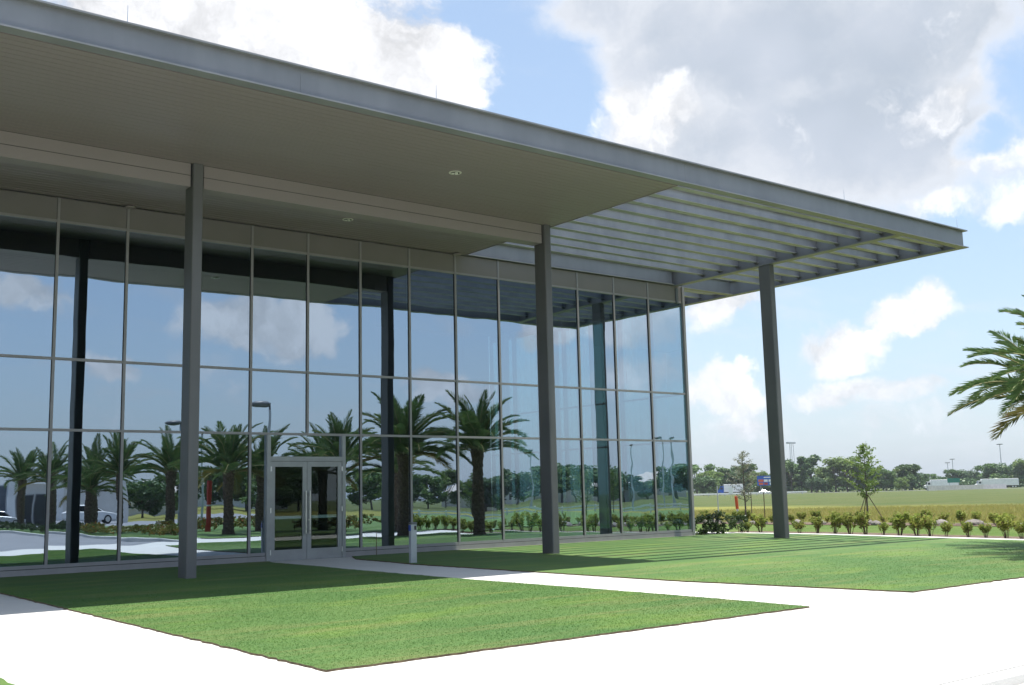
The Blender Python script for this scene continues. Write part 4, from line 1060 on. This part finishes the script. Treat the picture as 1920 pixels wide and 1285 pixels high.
# vehicles
def wheel(t, x, y, r, w=0.22):
    o = MB().tube([(x, y-w/2, r), (x, y+w/2, r)], r, 14).build('wheel', M['rubber'], t); MB().tube([(x, y-w/2-0.01, r), (x, y+w/2+0.01, r)], r*0.6, 10).build('rim', M['chrome'], o)
def truck(u, dist, flip, label, cabm, L=8.0):
    x, y = at_depth(u, dist); rz = math.atan2(dv.y, dv.x) + (math.pi if flip else 0)
    t = thing('truck', label, 'truck', (x, y, -0.06), rz)
    MB().box(-L/2, L/2-2.3, -1.25, 1.25, 1.0, 3.7).build('cargo_box', M['white'], t, bevel=0.05)
    MB().box(-L/2, L/2, -0.5, 0.5, 0.6, 0.99).build('chassis', M['black'], t)
    MB().prism_y([(L/2-2.2, 0.7), (L/2, 0.7), (L/2, 1.6), (L/2-0.7, 1.9), (L/2-1.0, 3.0), (L/2-2.2, 3.1)], -1.15, 1.15).build('cab', M[cabm], t)
    MB().prism_y([(L/2-0.62, 1.95), (L/2-0.60, 1.95), (L/2-0.93, 2.9), (L/2-0.96, 2.9)], -1.0, 1.0).build('windscreen', M['carglass'], t)
    for s in (-1, 1): MB().box(L/2-1.9, L/2-1.05, s*1.152-0.01, s*1.152+0.01, 1.9, 2.7).build('side_window', M['carglass'], t)
    for wx in (L/2-0.9, -L/2+1.2, -L/2+2.3):
        for s in (-1, 1): wheel(t, wx, s*1.05, 0.5)
truck(1368, 392, True, 'white box truck with a dark blue cab on the far highway', 'sign_blue', 9.0)
truck(1764, 430, True, 'white lorry passing behind the green highway sign', 'white', 12)
truck(1868, 470, True, 'long white lorry near the end of the concrete barrier', 'white', 16)
def car(x, y, z, rz, paint, label, group=None):
    t = thing('car', label, 'car', (x, y, z), rz, group)
    MB().prism_y([(-2.15, 0.3), (2.15, 0.28), (2.2, 0.62), (1.9, 0.82), (1.0, 0.93), (-1.75, 0.98), (-2.2, 0.85)], -0.86, 0.86).build('body', M[paint], t, bevel=0.04)
    MB().prism_y([(1.05, 0.92), (0.35, 1.42), (-0.9, 1.45), (-1.7, 0.97)], -0.74, 0.74).build('cabin', M[paint], t, bevel=0.05)
    for s in (-1, 1): MB().prism_y([(0.85, 0.98), (0.3, 1.36), (-0.85, 1.38), (-1.4, 1.0)], s*0.765-0.012, s*0.765+0.012).build('side_window', M['carglass'], t)
    MB().prism_y([(1.04, 0.98), (1.06, 0.98), (0.42, 1.4), (0.4, 1.4)], -0.66, 0.66).build('windscreen', M['carglass'], t)
    for wx in (1.35, -1.35):
        for s in (-1, 1): wheel(t, wx, s*0.76, 0.32)
    for s in (-1, 1): MB().box(2.12, 2.2, s*0.6-0.16, s*0.6+0.16, 0.6, 0.72).build('headlight', M['lamp'], t)
M['silver'] = pmat('silver_paint', (0.45, 0.46, 0.48), None, 0.25, metal=0.5)
car(24.3, -79.0, -0.145, 0.2, 'white', 'white car parked before the showroom, mirrored in the glass')
car(16.9, -80.0, -0.145, 0.1, 'silver', 'silver car parked before the showroom, mirrored in the glass')
x, y = at_depth(1432, 400); car(x, y, -0.06, math.atan2(dv.y, dv.x), 'silver', 'silver car beneath the blue highway sign')
# masts
def mast(u, vtop, dist, label, lattice=False):
    x, y = at_depth(u, dist); h = (hz(u)-vtop)/F_*dist*1.03 + 1.4
    t = thing('light_mast', label, 'mast', (x, y, -0.1), 0)
    if lattice:
        w = 0.9
        for a, b in ((-1, -1), (1, -1), (0, 1)): MB().tube([(a*w, b*w, -0.2), (a*w*0.7, b*w*0.7, h)], 0.12, 5).build('leg', M['lamp_grey'], t)
        for k in range(12):
            z = h*k/12; z2 = h*(k+1)/12
            MB().tube([(-w*0.8, -w*0.8, z), (w*0.8, -w*0.8, z2)], 0.07, 4).build('brace', M['lamp_grey'], t)
        MB().box(-2.5, 2.5, -0.6, 0.6, h, h+0.7).build('antenna', M['lamp_grey'], t)
    else:
        MB().tube([(0, 0, -0.2), (0, 0, h)], [0.35, 0.16], 8).build('pole', M['lamp_grey'], t)
        MB().tube([(0, 0, h), (0, 0, h+0.35)], 1.5, 10).build('lamp_ring', M['lamp_head'], t)
mast(1487, 838, 480, 'grey lattice radio tower behind the far trees', True)
mast(1880, 843, 600, 'tall light mast above the dark trees by the concrete barrier')
mast(1779, 873, 700, 'shorter of two close light masts behind the green sign')
mast(1788.5, 867, 690, 'taller of two close light masts behind the green sign')
# white rail fence across the mirrored field
a = Vector((40.0, -52.0)); b = Vector((68, -38)); L = (b-a).length
t = thing('rail_fence', 'low white rail fence across the mirrored field', 'fence', (a.x, a.y, PG-0.08), math.atan2((b-a).y, (b-a).x))
for z in (0.25, 0.5): MB().box(0, L, -0.03, 0.03, z, z+0.12).build('rail', M['white'], t)
for k in range(int(L/2.5)+1): MB().box(2.5*k-0.06, 2.5*k+0.06, -0.09, -0.031, -0.1, 0.68).build('post', M['white'], t)
# the summer air: even haze round the whole place
mtz = bpy.data.materials.new('air'); mtz.use_nodes = True; nz = NT(mtz.node_tree); nz.n.clear()
vo = nz.new('ShaderNodeVolumePrincipled'); vo.inputs['Color'].default_value = (0.86, 0.92, 1.0, 1); vo.inputs['Density'].default_value = 0.00016
vo.inputs['Anisotropy'].default_value = 0.2
oo = nz.new('ShaderNodeOutputMaterial'); nz.l.new(vo.outputs[0], oo.inputs['Volume'])
tag(MB().box(-900, 1100, -900, 1100, -1.6, 60).build('haze', mtz), 'thin pale summer haze over the whole place', 'haze', kind='stuff')
